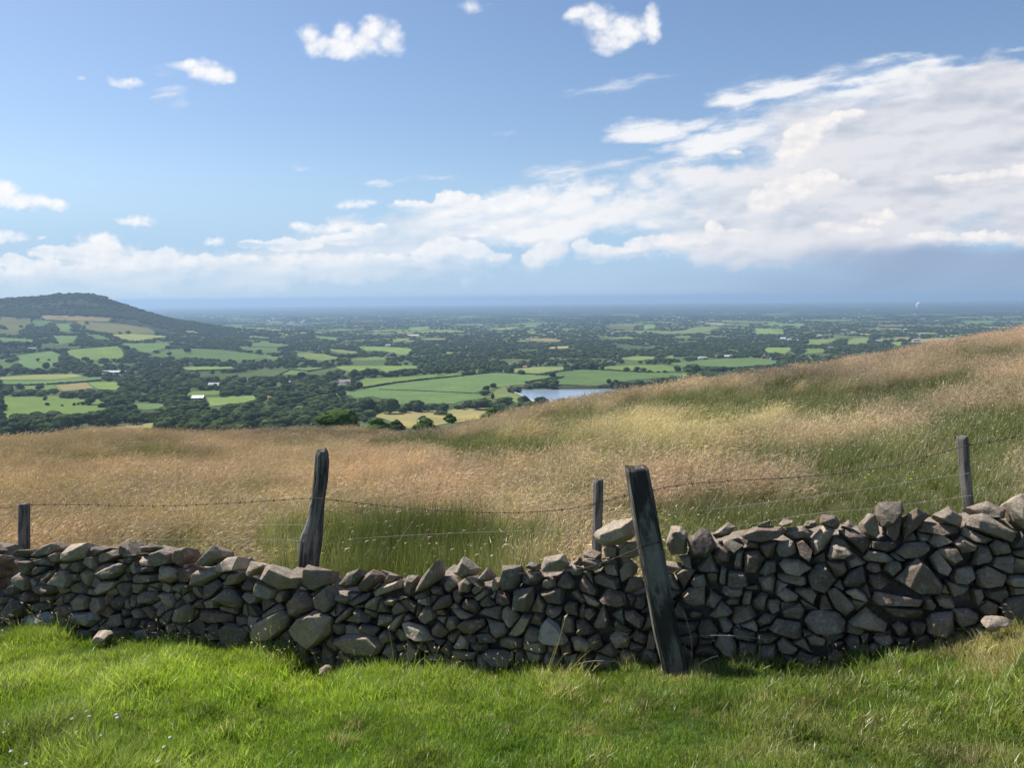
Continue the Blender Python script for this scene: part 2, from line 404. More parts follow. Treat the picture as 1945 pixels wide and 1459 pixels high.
# moorland near the camera
def moor_colour(X, Y, Z):
    n = (fnoise(X / 2.0, Y / 2.0, 41, 3) + 1) / 2
    g = np.array([0.055, 0.075, 0.022]); t = np.array([0.11, 0.085, 0.045])
    return g + (t - g) * n[..., None]
xs = np.concatenate([np.arange(-70, -10, 1.5), np.arange(-10, 10, 0.2), np.arange(10, 100, 1.5)])
ys = np.concatenate([np.arange(-40, 3.6, 0.8), np.arange(3.6, 12, 0.15), np.arange(12, 60, 0.5), np.arange(60, 149.9, 2.0), [150.0]])
GX, GY = np.meshgrid(xs, ys)
GZ = near_z(GX, GY)
me = grid_mesh('ground', GX, GY, GZ)
mc = moor_colour(GX, GY, GZ); lawn = (GY < yw(GX))
mc[lawn] = np.array([0.045, 0.085, 0.018])
pt_attr(me, 'land', mc.reshape(-1, 3), 'FLOAT_COLOR')
gm, q, out = material('moor_soil')
tc = q.new('ShaderNodeTexCoord').outputs['Object']; a = q.attr('land').outputs['Color']
c = q.vmath('SCALE', a, scale=q.math('MULTIPLY_ADD', q.noise(tc, 6.0, 6, 0.7), 1.3, 0.3))
d = q.new('ShaderNodeBsdfDiffuse'); q.put(d.inputs[0], c)
b = q.new('ShaderNodeBump'); b.inputs['Distance'].default_value = 0.06; q.put(b.inputs['Height'], q.noise(tc, 9.0, 6, 0.7)); q.l.new(b.outputs[0], d.inputs['Normal'])
q.l.new(d.outputs[0], out.inputs[0])
tag(link('ground', me, gm), 'rough moorland ground under the grass, falling away beyond the stone wall', 'ground', kind='structure')

# valley and plain
us = np.linspace(-1.25, 1.25, 520)
ys = np.exp(np.linspace(np.log(149.0), np.log(61000.0), 460))
YY = np.repeat(ys[:, None], len(us), 1); XX = YY * us[None, :]
ZZ = ground(XX, YY)
ZZ[YY < 151] -= 0.05
me = grid_mesh('plain', XX, YY, ZZ)
U_ = XX / YY
cx0 = np.floor(XX / 210 + 0.8 * vnoise(XX / 500, YY / 500, 13)); cy0 = np.floor(YY / 330 + 0.8 * vnoise(XX / 500, YY / 500, 14)); h0 = vnoise(cx0 * 1.3 + .5, cy0 * 1.9 + .5, 79)[..., None]
lc = np.array([0.050, 0.075, 0.034]) + (np.array([0.105, 0.130, 0.058]) - np.array([0.050, 0.075, 0.034])) * h0
_fy = np.clip((YY - 6500) / 3000, 0, 1)[..., None]; lc = lc * (1 - _fy) + np.array([0.026, 0.040, 0.026]) * _fy
nn = (fnoise(XX / 70, YY / 70, 51, 3) + 1) / 2
heath = (YY > 4130 + 120 * nn) & (YY < 7400) & (U_ < -0.36)
lc[heath] = np.array([0.032, 0.046, 0.025])
hp = heath & (nn > 0.52); lc[hp] = np.array([0.040, 0.042, 0.030])
hg = heath & (nn < 0.40); lc[hg] = np.array([0.044, 0.062, 0.030])
slope = (YY < 700); lc[slope] = np.array([0.10, 0.11, 0.035])
# far patchwork: fields and woods of the plain, too small to tell apart
cellx = np.floor(XX / 260 + 0.6 * vnoise(XX / 900, YY / 900, 3)); celly = np.floor(YY / 420 + 0.6 * vnoise(XX / 700, YY / 700, 4))
hh = vnoise(cellx * 1.7 + 0.5, celly * 2.3 + 0.5, 77)
far = YY > 9500
pf = np.array([0.042, 0.062, 0.036])
lc[far & (hh > 0.62)] = pf
lc[far & (hh > 0.90)] = np.array([0.10, 0.11, 0.06])
pt_attr(me, 'land', lc.reshape(-1, 3), 'FLOAT_COLOR')
tag(link('plain', me, M_field), 'wooded valley and flat hazy plain running to the horizon', 'terrain', kind='structure')

# ------------------------------------------------------------------ fields
FC = {'G': (0.098, 0.150, 0.058), 'g': (0.138, 0.195, 0.060), 'y': (0.205, 0.225, 0.080), 'v': (0.150, 0.185, 0.070), 't': (0.200, 0.165, 0.085), 'o': (0.120, 0.120, 0.050), 's': (0.270, 0.240, 0.105), 'w': (0.33, 0.31, 0.24)}
FIELDS = [
 ('y', [(0,717),(60,713),(140,711),(160,716),(100,722),(0,722)]), ('G', [(0,723),(100,723),(161,717),(196,718),(193,723),(85,731),(0,733)]),
 ('g', [(0,735),(85,733),(130,730),(103,734),(119,744),(98,741),(0,739)]), ('t', [(105,733),(165,727),(177,738),(121,744)]), ('g', [(168,726.5),(229,726),(229,742),(190,740),(179,737)]),
 ('g', [(0,755),(98,754),(154,759),(216,760),(216,764),(185,774),(213,777),(165,789),(116,787),(64,785),(33,792),(13,808),(0,803)]),
 ('G', [(242,768),(303,767),(319,769),(301,777),(275,780),(239,773)]), ('s', [(160,818),(240,811),(303,803),(306,808),(267,823),(221,832),(150,832)]),
 ('g', [(126,664),(185,660),(226,657.5),(239,674),(231,681),(154,684.5),(131,674)]), ('G', [(31,675.5),(98,666.5),(116,674),(110,690),(95,700),(54,702.5),(38,695)]),
 ('G', [(0,682),(26,697),(0,704)]), ('G', [(0,641),(67,645),(59,653),(33,648),(8,651),(0,661)]), ('G', [(99,638),(152,638),(141,648.5),(128,652),(108,656)]),
 ('G', [(164.5,636),(188,636),(218,647),(185,646)]), ('G', [(231,652.5),(321,651.6),(326,660),(303,664),(285,671.6),(247,664)]),
 ('y', [(208,635.7),(257,634.4),(324,639.5),(278,644.7),(254.5,648.5),(231,643)]),
 ('G', [(278,679),(321,664),(355,662),(411,664),(500,674),(533,683),(437,684),(321,678)]), ('g', [(329,700),(380,697),(445,697),(442,702.5),(360,705.6)]),
 ('o', [(0,602),(57,605),(59,615),(26,633),(0,630)]), ('t', [(77,598),(144,600),(211,603.5),(206,611),(128,609),(77,606)]),
 ('o', [(144,610),(224,615),(283,623),(296,633),(218.5,634),(177,628),(154,621.5)]), ('G', [(62,609),(98,610),(82,619),(64,620)]), ('G', [(105,614),(134,616),(136,630.5),(110.5,629)]),
 ('t', [(347,628),(365,628),(380,633),(360,634)]), ('g', [(355,745),(424,742),(421.6,751),(355,752.6)]), ('g', [(391,756.5),(483,752.6),(488,764),(437,768),(401,773)]),
 ('G', [(463,654),(500,650),(559,656),(526,660),(470,659)]), ('G', [(447,657.5),(500,662.7),(528,664),(528,670),(500,669),(463,665)]),
 ('G', [(500,674.4),(537,681),(515,683.4)]), ('v', [(556.6,672),(585,670.5),(615.7,673),(648,681),(610.5,685.4),(577,681)]),
 ('v', [(619.5,664),(644,664),(680,669),(677,673),(644,670.5)]), ('g', [(677,658),(757,660),(784,664),(778,673),(757,674),(731,667),(695,667)]),
 ('g', [(711,678),(757,683),(685,686),(659,684.7)]), ('G', [(533,712),(551,703),(569,699),(628,697.5),(585,706.5),(577,713)]),
 ('g', [(639,696),(798,695),(798,700),(770,701),(731,708),(718,700),(667,706.5),(644,701)]),
 ('g', [(628,721.5),(680,724.5),(690,719),(744,718),(821,711.7),(906,706.5),(916.5,708),(821,719),(757,726),(690,737),(688,727)]),
 ('G', [(585,751.5),(626,750),(690,740),(757,728.4),(821,722),(924,710),(946,709),(1039,714),(1050,719),(1000,726),(998,731),(959,735),(930,742),(905,745),(920,752),(922,757),(880,763),(860,768),(757,769),(742,761),(706,754),(675,758),(665,752)]),
 ('v', [(933,745),(959,735),(962,740),(977,748),(1010,762),(982,766),(946,759),(921,755)]),
 ('G', [(1039,713),(1090,704),(1126,702.7),(1183,706.5),(1234,709),(1285.6,709),(1345,708),(1321,714),(1208,722),(1157,731),(1131,734),(1059,732),(1046.5,729.6),(1070,719)]),
 ('v', [(946,706.5),(990,700),(1028,697.5),(1067,697.5),(1085,701),(1044,708),(1016,713)]),
 ('g', [(1129,700),(1157,696),(1208,694),(1260,695),(1285.6,699),(1301,701),(1296,705),(1247,707),(1185,705),(1144,701)]),
 ('G', [(1265,691),(1337,684),(1400,681),(1436,680),(1484,687),(1467,694),(1408,699),(1345,697),(1320,692),(1300,697)]),
 ('g', [(1167,681),(1208,678),(1221,677),(1244.5,678),(1242,683),(1208,686)]), ('g', [(1267,676),(1280,675),(1278,682),(1265,683.4)]),
 ('t', [(987,643),(1044,643.5),(1067,646),(1064.5,649),(1023,650)]), ('s', [(1041,660),(1075,658),(1103,658),(1080,661.5),(1044,663)]),
 ('o', [(1147,620.4),(1170,616.6),(1206,619),(1203,627),(1178,625.5)]), ('g', [(1224,618),(1247,617),(1242,624),(1221,625.5)]),
 ('v', [(1321.6,621.7),(1368,619),(1347,629.4),(1311,634.5),(1260,634.5),(1231.6,632),(1298.5,628)]), ('w', [(1338,614),(1376,614),(1376,617),(1340,617)]),
 ('g', [(998,617),(1023,616),(1018,620.4),(1000,620.4)]), ('g', [(1000,628),(1018,629),(1016,634),(1003,633)]), ('g', [(778,622),(819,620),(814,625.6),(783,628)]),
 ('w', [(772.5,635.5),(798,635.5),(796,638.4),(775,638.4)]), ('g', [(595,638.4),(641,641),(641,647),(628.5,645),(603,642)]), ('g', [(531,634.5),(549,634.5),(546,637.5)]),
 ('v', [(819,669),(860,669),(857,673)]), ('s', [(685,787.5),(731,785),(921.6,776),(940,790),(901,800),(847,806),(790,818),(772.5,815),(731,797)]),
 ('g', [(1433.6,624),(1490,625.5),(1487,634),(1435,634.7)]), ('g', [(1506,615),(1526,614),(1523,620.7),(1508,621)]), ('v', [(1532,645),(1590.5,643.7),(1582,649),(1557,655),(1534.5,655)]),
 ('g', [(1447.6,660.5),(1506.5,660.5),(1492.5,671.7),(1456,670)]), ('g', [(1526,663),(1568,663),(1565,670),(1529,673)]), ('v', [(1621,642),(1652,641.4),(1646.6,652),(1607,655),(1607,650.7)]),
 ('g', [(1694,650.7),(1714,649),(1711,657.7),(1700,656)]), ('s', [(1730.6,646.5),(1764,643),(1815,642),(1820,645),(1753,652),(1730.6,650.7)]),
 ('G', [(1829,609.5),(1893,609),(1887.5,614),(1831.5,615.6)]), ('v', [(1904,600.5),(1941,600.5),(1941,603.3),(1905,604)]), ('t', [(500,753),(515,751.5),(517,763),(500,765.6)]),
]
FCLEAR = []            # (x,y) polygons kept free of scattered trees
def dens(poly, step):
    out = []
    for i in range(len(poly)):
        a = poly[i]; b = poly[(i + 1) % len(poly)]
        n = max(1, int(math.hypot(b[0] - a[0], b[1] - a[1]) / step))
        for k in range(n): out.append((a[0] + (b[0] - a[0]) * k / n, a[1] + (b[1] - a[1]) * k / n))
    return out
def inside(poly, X, Y):
    X = np.asarray(X); Y = np.asarray(Y); r = np.zeros(X.shape, bool); n = len(poly)
    j = n - 1
    for i in range(n):
        xi, yi = poly[i]; xj, yj = poly[j]
        c = ((yi > Y) != (yj > Y)) & (X < (xj - xi) * (Y - yi) / ((yj - yi) or 1e-9) + xi)
        r ^= c; j = i
    return r
def px_sheet(name, poly, colour, lift=0.8, step=7, label=None, cat='field', level=None, mat=None):
    b = dens(poly, step)
    # uneven hedge lines
    if level is None: b = [(p[0] + 0.9 * math.sin(i * 1.9 + p[0]), p[1] + 0.25 * math.sin(i * 2.7)) for i, p in enumerate(b)]
    x0 = min(p[0] for p in b); x1 = max(p[0] for p in b); y0 = min(p[1] for p in b); y1 = max(p[1] for p in b)
    gx, gy = np.meshgrid(np.arange(x0 + 3, x1, step), np.arange(y0 + 1.2, y1, 2.4)); gx = gx.ravel(); gy = gy.ravel()
    k = inside(b, gx, gy); pts = b + list(zip(gx[k], gy[k]))
    n = len(b)
    v, e, f, *_ = mgeo.delaunay_2d_cdt([Vector(p) for p in pts], [], [list(range(n))], 1, 1e-4)
    P_ = np.array([(q[0], q[1]) for q in v])
    X, Y, Z = hit(P_[:, 0], P_[:, 1])
    if level is not None:
        u, t = ut(P_[:, 0], P_[:, 1]); Y = level / t; X = u * Y; Z = np.full(len(X), level); lift = 0
    V_ = np.stack([X, Y, Z + lift], -1)
    me = mesh_np(name, V_, np.array([list(q) for q in f if len(q) == 3]), True)
    pt_attr(me, 'land', np.broadcast_to(np.array(colour), (len(V_), 3)), 'FLOAT_COLOR')
    o = link(name, me, mat or M_field)
    tag(o, label, cat, kind='structure')
    return o
nm = {'G': 'deep green pasture', 'g': 'bright green pasture', 'y': 'yellow-green pasture', 'v': 'pale olive pasture', 't': 'tan cut field', 'o': 'rough brownish hill pasture', 's': 'straw coloured hay meadow', 'w': 'pale stubble field'}
for k, (c, poly) in enumerate(FIELDS):
    j = 1 + 0.12 * math.sin(k * 2.3)
    px_sheet('field', poly, tuple(v * j for v in FC[c]), label='%s in the valley between dark hedges and trees' % nm[c])
    FCLEAR.append(poly)
# fields of the middle plain, laid out in the land itself
rf = random.Random(5); FARF = []
Vs, Fs, Cs = [], [], []
for k in range(230):
    y = math.exp(rf.uniform(math.log(3600), math.log(12500))); u = rf.uniform(-0.52, 0.72)
    x = u * y
    px, py = topx(x, y, float(ground(x, y)))
    if px < 420 and py > 598: continue
    if any(inside(p, px, py) for p in FCLEAR): continue
    w = rf.uniform(70, 240) * (1 + y / 14000); h = rf.uniform(90, 330) * (1 + y / 14000); a = rf.uniform(-0.5, 0.5)
    ca, sa = math.cos(a), math.sin(a)
    if y < 5200: w *= 0.5; h *= 0.5
    n = 4; base_i = len(Vs)
    for i in range(n + 1):
        for j in range(n + 1):
            lx = (i / n - .5) * w * (1 + .15 * math.sin(j)); ly = (j / n - .5) * h
            X = x + lx * ca - ly * sa; Y = y + lx * sa + ly * ca
            Vs.append((X, Y, float(ground(X, Y)) + 1.5))
    cc = FC[rf.choice('GGgggvvvyts' if y < 6500 else 'GGGvvo')]
    for i in range(n):
        for j in range(n):
            q0 = base_i + i * (n + 1) + j; Fs.append((q0, q0 + n + 1, q0 + n + 2, q0 + 1))
    Cs += [cc] * ((n + 1) ** 2); FARF.append((x, y, w, h, ca, sa))
me = mesh_np('fields', np.array(Vs), np.array(Fs), True); pt_attr(me, 'land', np.array(Cs), 'FLOAT_COLOR')
tag(link('fields', me, M_field), 'small pale fields scattered among the woods of the far plain', 'fields', kind='structure')

# ------------------------------------------------------------------ reservoir
wm, q, out = material('reservoir_water')
tc = q.new('ShaderNodeTexCoord').outputs['Object']
p = q.new('ShaderNodeBsdfPrincipled'); p.inputs['Base Color'].default_value = (0.20, 0.26, 0.33, 1); p.inputs['Roughness'].default_value = 0.22; p.inputs['IOR'].default_value = 1.33
b = q.new('ShaderNodeBump'); b.inputs['Distance'].default_value = 0.5; b.inputs['Strength'].default_value = 0.5
q.put(b.inputs['Height'], q.noise(q.vmath('MULTIPLY', tc, (0.4, 1, 1)), 0.25, 4, 0.6)); q.l.new(b.outputs[0], p.inputs['Normal']); q.l.new(p.outputs[0], out.inputs[0])
LEVEL = -176.2
WP = [(971,740.5),(985,739.5),(1040,738.5),(1110,738.5),(1165,738),(1240,739),(1200,760),(1080,775),(1030,772),(1003,757),(985,748)]
px_sheet('water', WP, (0, 0, 0), label='blue reservoir behind the grassy dam in the middle of the valley', cat='reservoir', level=LEVEL, mat=wm)
FCLEAR.append(WP)
bank = simple_mat('bank_stone', (0.105, 0.075, 0.062), 0.9, 0.5, 0.15)
def ribbon(name, pts, h, w, mat, label, cat, kind=None, level=None, jag=0.0):
    """bank or hedge: a body of height h and width w along a line on the ground"""
    D = []
    for i in range(len(pts) - 1):
        a, b = pts[i], pts[i + 1]; n = max(2, int(math.hypot(b[0] - a[0], b[1] - a[1]) / 1.6))
        D += [(a[0] + (b[0] - a[0]) * k / n, a[1] + (b[1] - a[1]) * k / n) for k in range(n)]
    D.append(pts[-1]); D = np.array(D)
    if level is None: X, Y, Z = hit(D[:, 0], D[:, 1])
    else: u, t = ut(D[:, 0], D[:, 1]); Y = level / t; X = u * Y; Z = np.full(len(X), level)
    c = np.stack([X, Y], -1); d = np.gradient(c, axis=0); d /= np.linalg.norm(d, axis=1)[:, None] + 1e-9; nrm = np.stack([-d[:, 1], d[:, 0]], -1)
    prof = [(-.5, -.1), (-.5, .55), (-.3, .95), (.3, 1.0), (.5, .6), (.5, -.1)]
    V_ = []; rr = random.Random(len(D))
    for i in range(len(c)):
        for (a, hh) in prof:
            j = 1 + jag * (rr.random() - .5) * 2
            V_.append((c[i, 0] + nrm[i, 0] * a * w * j, c[i, 1] + nrm[i, 1] * a * w * j, Z[i] + hh * h * (j if hh > 0 else 1)))
    m = len(prof); Fc = [(i * m + k, i * m + k + 1, (i + 1) * m + k + 1, (i + 1) * m + k) for i in range(len(c) - 1) for k in range(m - 1)]
    o = link(name, mesh_np(name, np.array(V_), np.array(Fc)), mat); tag(o, label, cat, kind=kind); return o
ribbon('retaining_wall', [(957,737),(971,741),(985,739.5),(1046,738.6)], 5.5, 7, bank, 'brown stone bank wall at the far left end of the reservoir', 'embankment', level=LEVEL, jag=.12)
ribbon('retaining_wall', [(1050,738.6),(1110,738.5),(1135,738.3)], 4.2, 6, bank, 'thin reddish brown bank wall along the middle of the far reservoir shore', 'embankment', level=LEVEL, jag=.1)
ribbon('retaining_wall', [(1136,738.3),(1165,738),(1200,738)], 5.5, 7, simple_mat('dark_bank', (0.045, 0.042, 0.04)), 'dark bank at the right end of the far reservoir shore', 'embankment', level=LEVEL, jag=.1)
ribbon('path', [(957,737),(966,741),(985,748.5),(1006,758.5),(1024,768)], 0.9, 3.5, simple_mat('dam_stone', (0.38, 0.37, 0.33)), 'pale stone edge path along the dam of the reservoir', 'path', kind='structure', level=LEVEL + 0.5)
# ------------------------------------------------------------------ instancing of uncountable stuff
def gn_scatter(name, pts, rot, scl, idx, coll, tint=None):
    me = bpy.data.meshes.new(name); me.vertices.add(len(pts)); me.vertices.foreach_set('co', np.ascontiguousarray(pts, np.float32).ravel())
    pt_attr(me, 'rot', rot, 'FLOAT_VECTOR'); pt_attr(me, 'scl', scl, 'FLOAT_VECTOR'); pt_attr(me, 'idx', idx, 'INT')
    if tint is not None: pt_attr(me, 'tint', tint, 'FLOAT_VECTOR')
    o = link(name, me)
    g = bpy.data.node_groups.new(name, 'GeometryNodeTree')
    g.interface.new_socket('Geometry', in_out='INPUT', socket_type='NodeSocketGeometry'); g.interface.new_socket('Geometry', in_out='OUTPUT', socket_type='NodeSocketGeometry')
    q = NT(g); gi = q.new('NodeGroupInput'); go = q.new('NodeGroupOutput')
    ci = q.new('GeometryNodeCollectionInfo'); ci.inputs[0].default_value = coll; ci.inputs['Separate Children'].default_value = True; ci.inputs['Reset Children'].default_value = True
    ip = q.new('GeometryNodeInstanceOnPoints'); ip.inputs['Pick Instance'].default_value = True
    def na(n, t):
        a = q.new('GeometryNodeInputNamedAttribute', data_type=t); a.inputs['Name'].default_value = n; return a.outputs[0]
    er = q.new('FunctionNodeEulerToRotation'); q.l.new(na('rot', 'FLOAT_VECTOR'), er.inputs[0])
    q.l.new(gi.outputs[0], ip.inputs['Points']); q.l.new(ci.outputs[0], ip.inputs['Instance']); q.l.new(na('idx', 'INT'), ip.inputs['Instance Index'])
    q.l.new(er.outputs[0], ip.inputs['Rotation']); q.l.new(na('scl', 'FLOAT_VECTOR'), ip.inputs['Scale']); q.l.new(ip.outputs[0], go.inputs[0])
    md = o.modifiers.new('scatter', 'NODES'); md.node_group = g
    return o
def kit(name):                                            # source meshes of an instanced cover, outside the scene
    return bpy.data.collections.new(name)

# ------------------------------------------------------------------ trees
def leaf_mat(name, ca, cb, inst=True):
    m, nt_, out = material(name)
    tc = nt_.new('ShaderNodeTexCoord').outputs['Object']
    oi = nt_.new('ShaderNodeObjectInfo').outputs['Random']
    lf = nt_.attr('leaf').outputs['Fac']
    n = nt_.noise(tc, 0.55, 4, 0.6)
    f = nt_.math('ADD', nt_.math('MULTIPLY', oi, 0.55), nt_.math('MULTIPLY', lf, 0.45))
    c = nt_.mix(f, tuple(ca), tuple(cb))
    c = nt_.vmath('SCALE', c, scale=nt_.math('MULTIPLY_ADD', n, 0.9, 0.5))
    d = nt_.new('ShaderNodeBsdfDiffuse'); nt_.put(d.inputs[0], c)
    t = nt_.new('ShaderNodeBsdfTranslucent'); nt_.put(t.inputs[0], nt_.vmath('MULTIPLY', c, (1.1, 1.4, 0.6)))
    mx = nt_.new('ShaderNodeMixShader'); mx.inputs[0].default_value = 0.22; nt_.l.new(d.outputs[0], mx.inputs[1]); nt_.l.new(t.outputs[0], mx.inputs[2])
    nt_.l.new(mx.outputs[0], out.inputs[0]); return m
M_leaf = leaf_mat('foliage', (0.030, 0.050, 0.024), (0.118, 0.148, 0.055))
M_leafb = leaf_mat('fresh_foliage', (0.050, 0.090, 0.026), (0.120, 0.170, 0.050))
M_leafc = leaf_mat('copper_foliage', (0.030, 0.026, 0.026), (0.045, 0.035, 0.032))
M_bark = simple_mat('bark', (0.09, 0.075, 0.055), 0.9, 0.4, 2.0)

def ico(sub):
    bm = bmesh.new(); bmesh.ops.create_icosphere(bm, subdivisions=sub, radius=1)
    V_ = np.array([v.co[:] for v in bm.verts]); F_ = np.array([[v.index for v in f.verts] for f in bm.faces]); bm.free(); return V_, F_
ICO1, ICO2 = ico(1), ico(2)
def crown_mesh(name, seed, sub, lobes, clumps, cs, shape='round'):
    """unit crown: width 1, base at z=0.12, top at z=1; lobes with loose leaf clumps round them"""
    r = np.random.default_rng(seed); V_, F_ = (ICO2 if sub == 2 else ICO1); Vs, Fs, L = [], [], []; off = 0
    cen = []
    for k in range(lobes):
        a = k * 2.4 + r.uniform(-.4, .4)
        if shape == 'round': hz = r.uniform(.34, .78); rad = .30 * math.sqrt(max(0.05, 1 - ((hz - .5) / .42) ** 2)) * r.uniform(.5, 1.0); s = r.uniform(.17, .27)
        elif shape == 'tall': hz = r.uniform(.3, .86); rad = .2 * (1.05 - hz) * 1.5 * r.uniform(.4, 1); s = r.uniform(.13, .21)
        else: hz = r.uniform(.22, .62); rad = r.uniform(.1, .33); s = r.uniform(.17, .26)
        if k == 0: hz, rad, s = .5, 0, .30
        if k == 1: hz, rad = .78, .05
        c = np.array([rad * math.cos(a), rad * math.sin(a), hz]); cen.append((c, s))
        ph = r.uniform(0, 6, 3)
        d = 1 + .13 * np.sin(V_[:, 0] * 7 + ph[0]) * np.sin(V_[:, 1] * 6 + ph[1]) + .1 * r.standard_normal(len(V_)) * .6
        P_ = V_ * d[:, None] * s * np.array([1, 1, .92]) + c
        Vs.append(P_); Fs.append(F_ + off); off += len(P_); L.append(np.full(len(P_), r.uniform(0, .7)))
    if clumps:
        ci = r.integers(0, len(cen), clumps)
        dr = r.standard_normal((clumps, 3)); dr /= np.linalg.norm(dr, axis=1)[:, None]; dr[:, 2] = np.abs(dr[:, 2]) * .9 - .25
        C = np.array([cen[i][0] for i in ci]); S = np.array([cen[i][1] for i in ci])
        p = C + dr * S[:, None] * r.uniform(.95, 1.34, (clumps, 1))
        t1 = np.cross(dr + r.standard_normal((clumps, 3)) * .6, r.standard_normal((clumps, 3))); t1 /= np.linalg.norm(t1, axis=1)[:, None] + 1e-9
        t2 = np.cross(t1, dr); t2 /= np.linalg.norm(t2, axis=1)[:, None] + 1e-9
        sz = cs * r.uniform(.5, 1.3, (clumps, 1))
        q = np.stack([p - t1 * sz, p + t2 * sz * .8, p + t1 * sz, p - t2 * sz * .7], 1).reshape(-1, 3)
        i0 = off + np.arange(clumps) * 4
        Vs.append(q); Fs.append(np.stack([i0, i0 + 1, i0 + 2], 1)); Fs.append(np.stack([i0, i0 + 2, i0 + 3], 1)); L.append(np.repeat(r.uniform(0, 1, clumps), 4))
    me = mesh_np(name, np.concatenate(Vs), np.concatenate(Fs), False); pt_attr(me, 'leaf', np.concatenate(L)); return me
def trunk_mesh(name, seed):
    r = random.Random(seed); Vs, Fs = [], []
    def limb(a, b, r0, r1):
        a = np.array(a); b = np.array(b); d = b - a; d = d / np.linalg.norm(d); s = np.cross(d, [0.3, 1, .1]); s /= np.linalg.norm(s); t = np.cross(d, s); o = len(Vs)
        for (p, rr) in ((a, r0), ((a + b) / 2 + s * .01, (r0 + r1) / 2), (b, r1)):
            for k in range(7): an = k * math.tau / 7; Vs.append(p + (s * math.cos(an) + t * math.sin(an)) * rr)
        for i in range(2):
            for k in range(7): k2 = (k + 1) % 7; Fs.append((o + i * 7 + k, o + i * 7 + k2, o + i * 7 + 7 + k2, o + i * 7 + 7 + k))
    limb((0, 0, -.06), (.01, 0, .45), .038, .024)
    for k in range(4): a = k * 1.6 + r.random(); limb((.01, 0, .24 + .04 * k), (.25 * math.cos(a), .25 * math.sin(a), .5 + .05 * k), .018, .007)
    return mesh_np(name, np.array(Vs), np.array(Fs), True)
NEAR = [crown_mesh('crown', 10 + k, 2, 9, 1100, .044, ('round', 'round', 'round', 'tall', 'round', 'bush')[k]) for k in range(6)]
MID = [crown_mesh('crown', 30 + k, 1, 7, 150, .07, ('round', 'round', 'tall', 'bush')[k]) for k in range(4)]
TRK = [trunk_mesh('trunk', k) for k in range(3)]
for me in NEAR + MID: me.materials.append(M_leaf)
BRI = [crown_mesh('crown', 50 + k, 2, 22, 3000, .036, ('round', 'bush')[k]) for k in range(2)]
for me in BRI: me.materials.append(M_leafb)
COP = crown_mesh('crown', 61, 2, 9, 1100, .044); COP.materials.append(M_leafc)
for me in TRK: me.materials.append(M_bark)
rt = random.Random(99); NTREE = 0
def tree(x, y, z, w, h, label, cat='tree', group=None, kind='round', far=False, name=None):
    global NTREE
    NTREE += 1
    e = empty(name or ('tree' if cat == 'tree' else 'bush'), (x, y, z - 0.3)); e.rotation_euler.z = rt.uniform(0, 6.28); tag(e, label, cat, group)
    if kind == 'bright': me = BRI[0]
    elif kind == 'brightbush': me = BRI[1]
    elif kind == 'copper': me = COP
    elif kind == 'bush': me = NEAR[5]
    elif kind == 'tall': me = NEAR[3]
    else: me = rt.choice([NEAR[0], NEAR[1], NEAR[2], NEAR[4]])
    c = link('crown', me, None, e); c.scale = (w * 1.18, w * 1.18, h)
    if kind in ('bush', 'brightbush'): c.location.z = -0.14 * h; c.scale.z = h * 1.12
    t = link('trunk', rt.choice(TRK), None, e); s = min(w, h); t.scale = (s, s, h)
    return e
def tpx(px, py, wp, hp, label, **kw):
    """tree whose foot stands at a pixel of the photograph, wp x hp pixels large"""
    X, Y, Z = hit([px], [py]); s = float(Y[0]) / F
    return tree(float(X[0]), float(Y[0]), float(Z[0]), wp * s, hp * s, label, **kw)

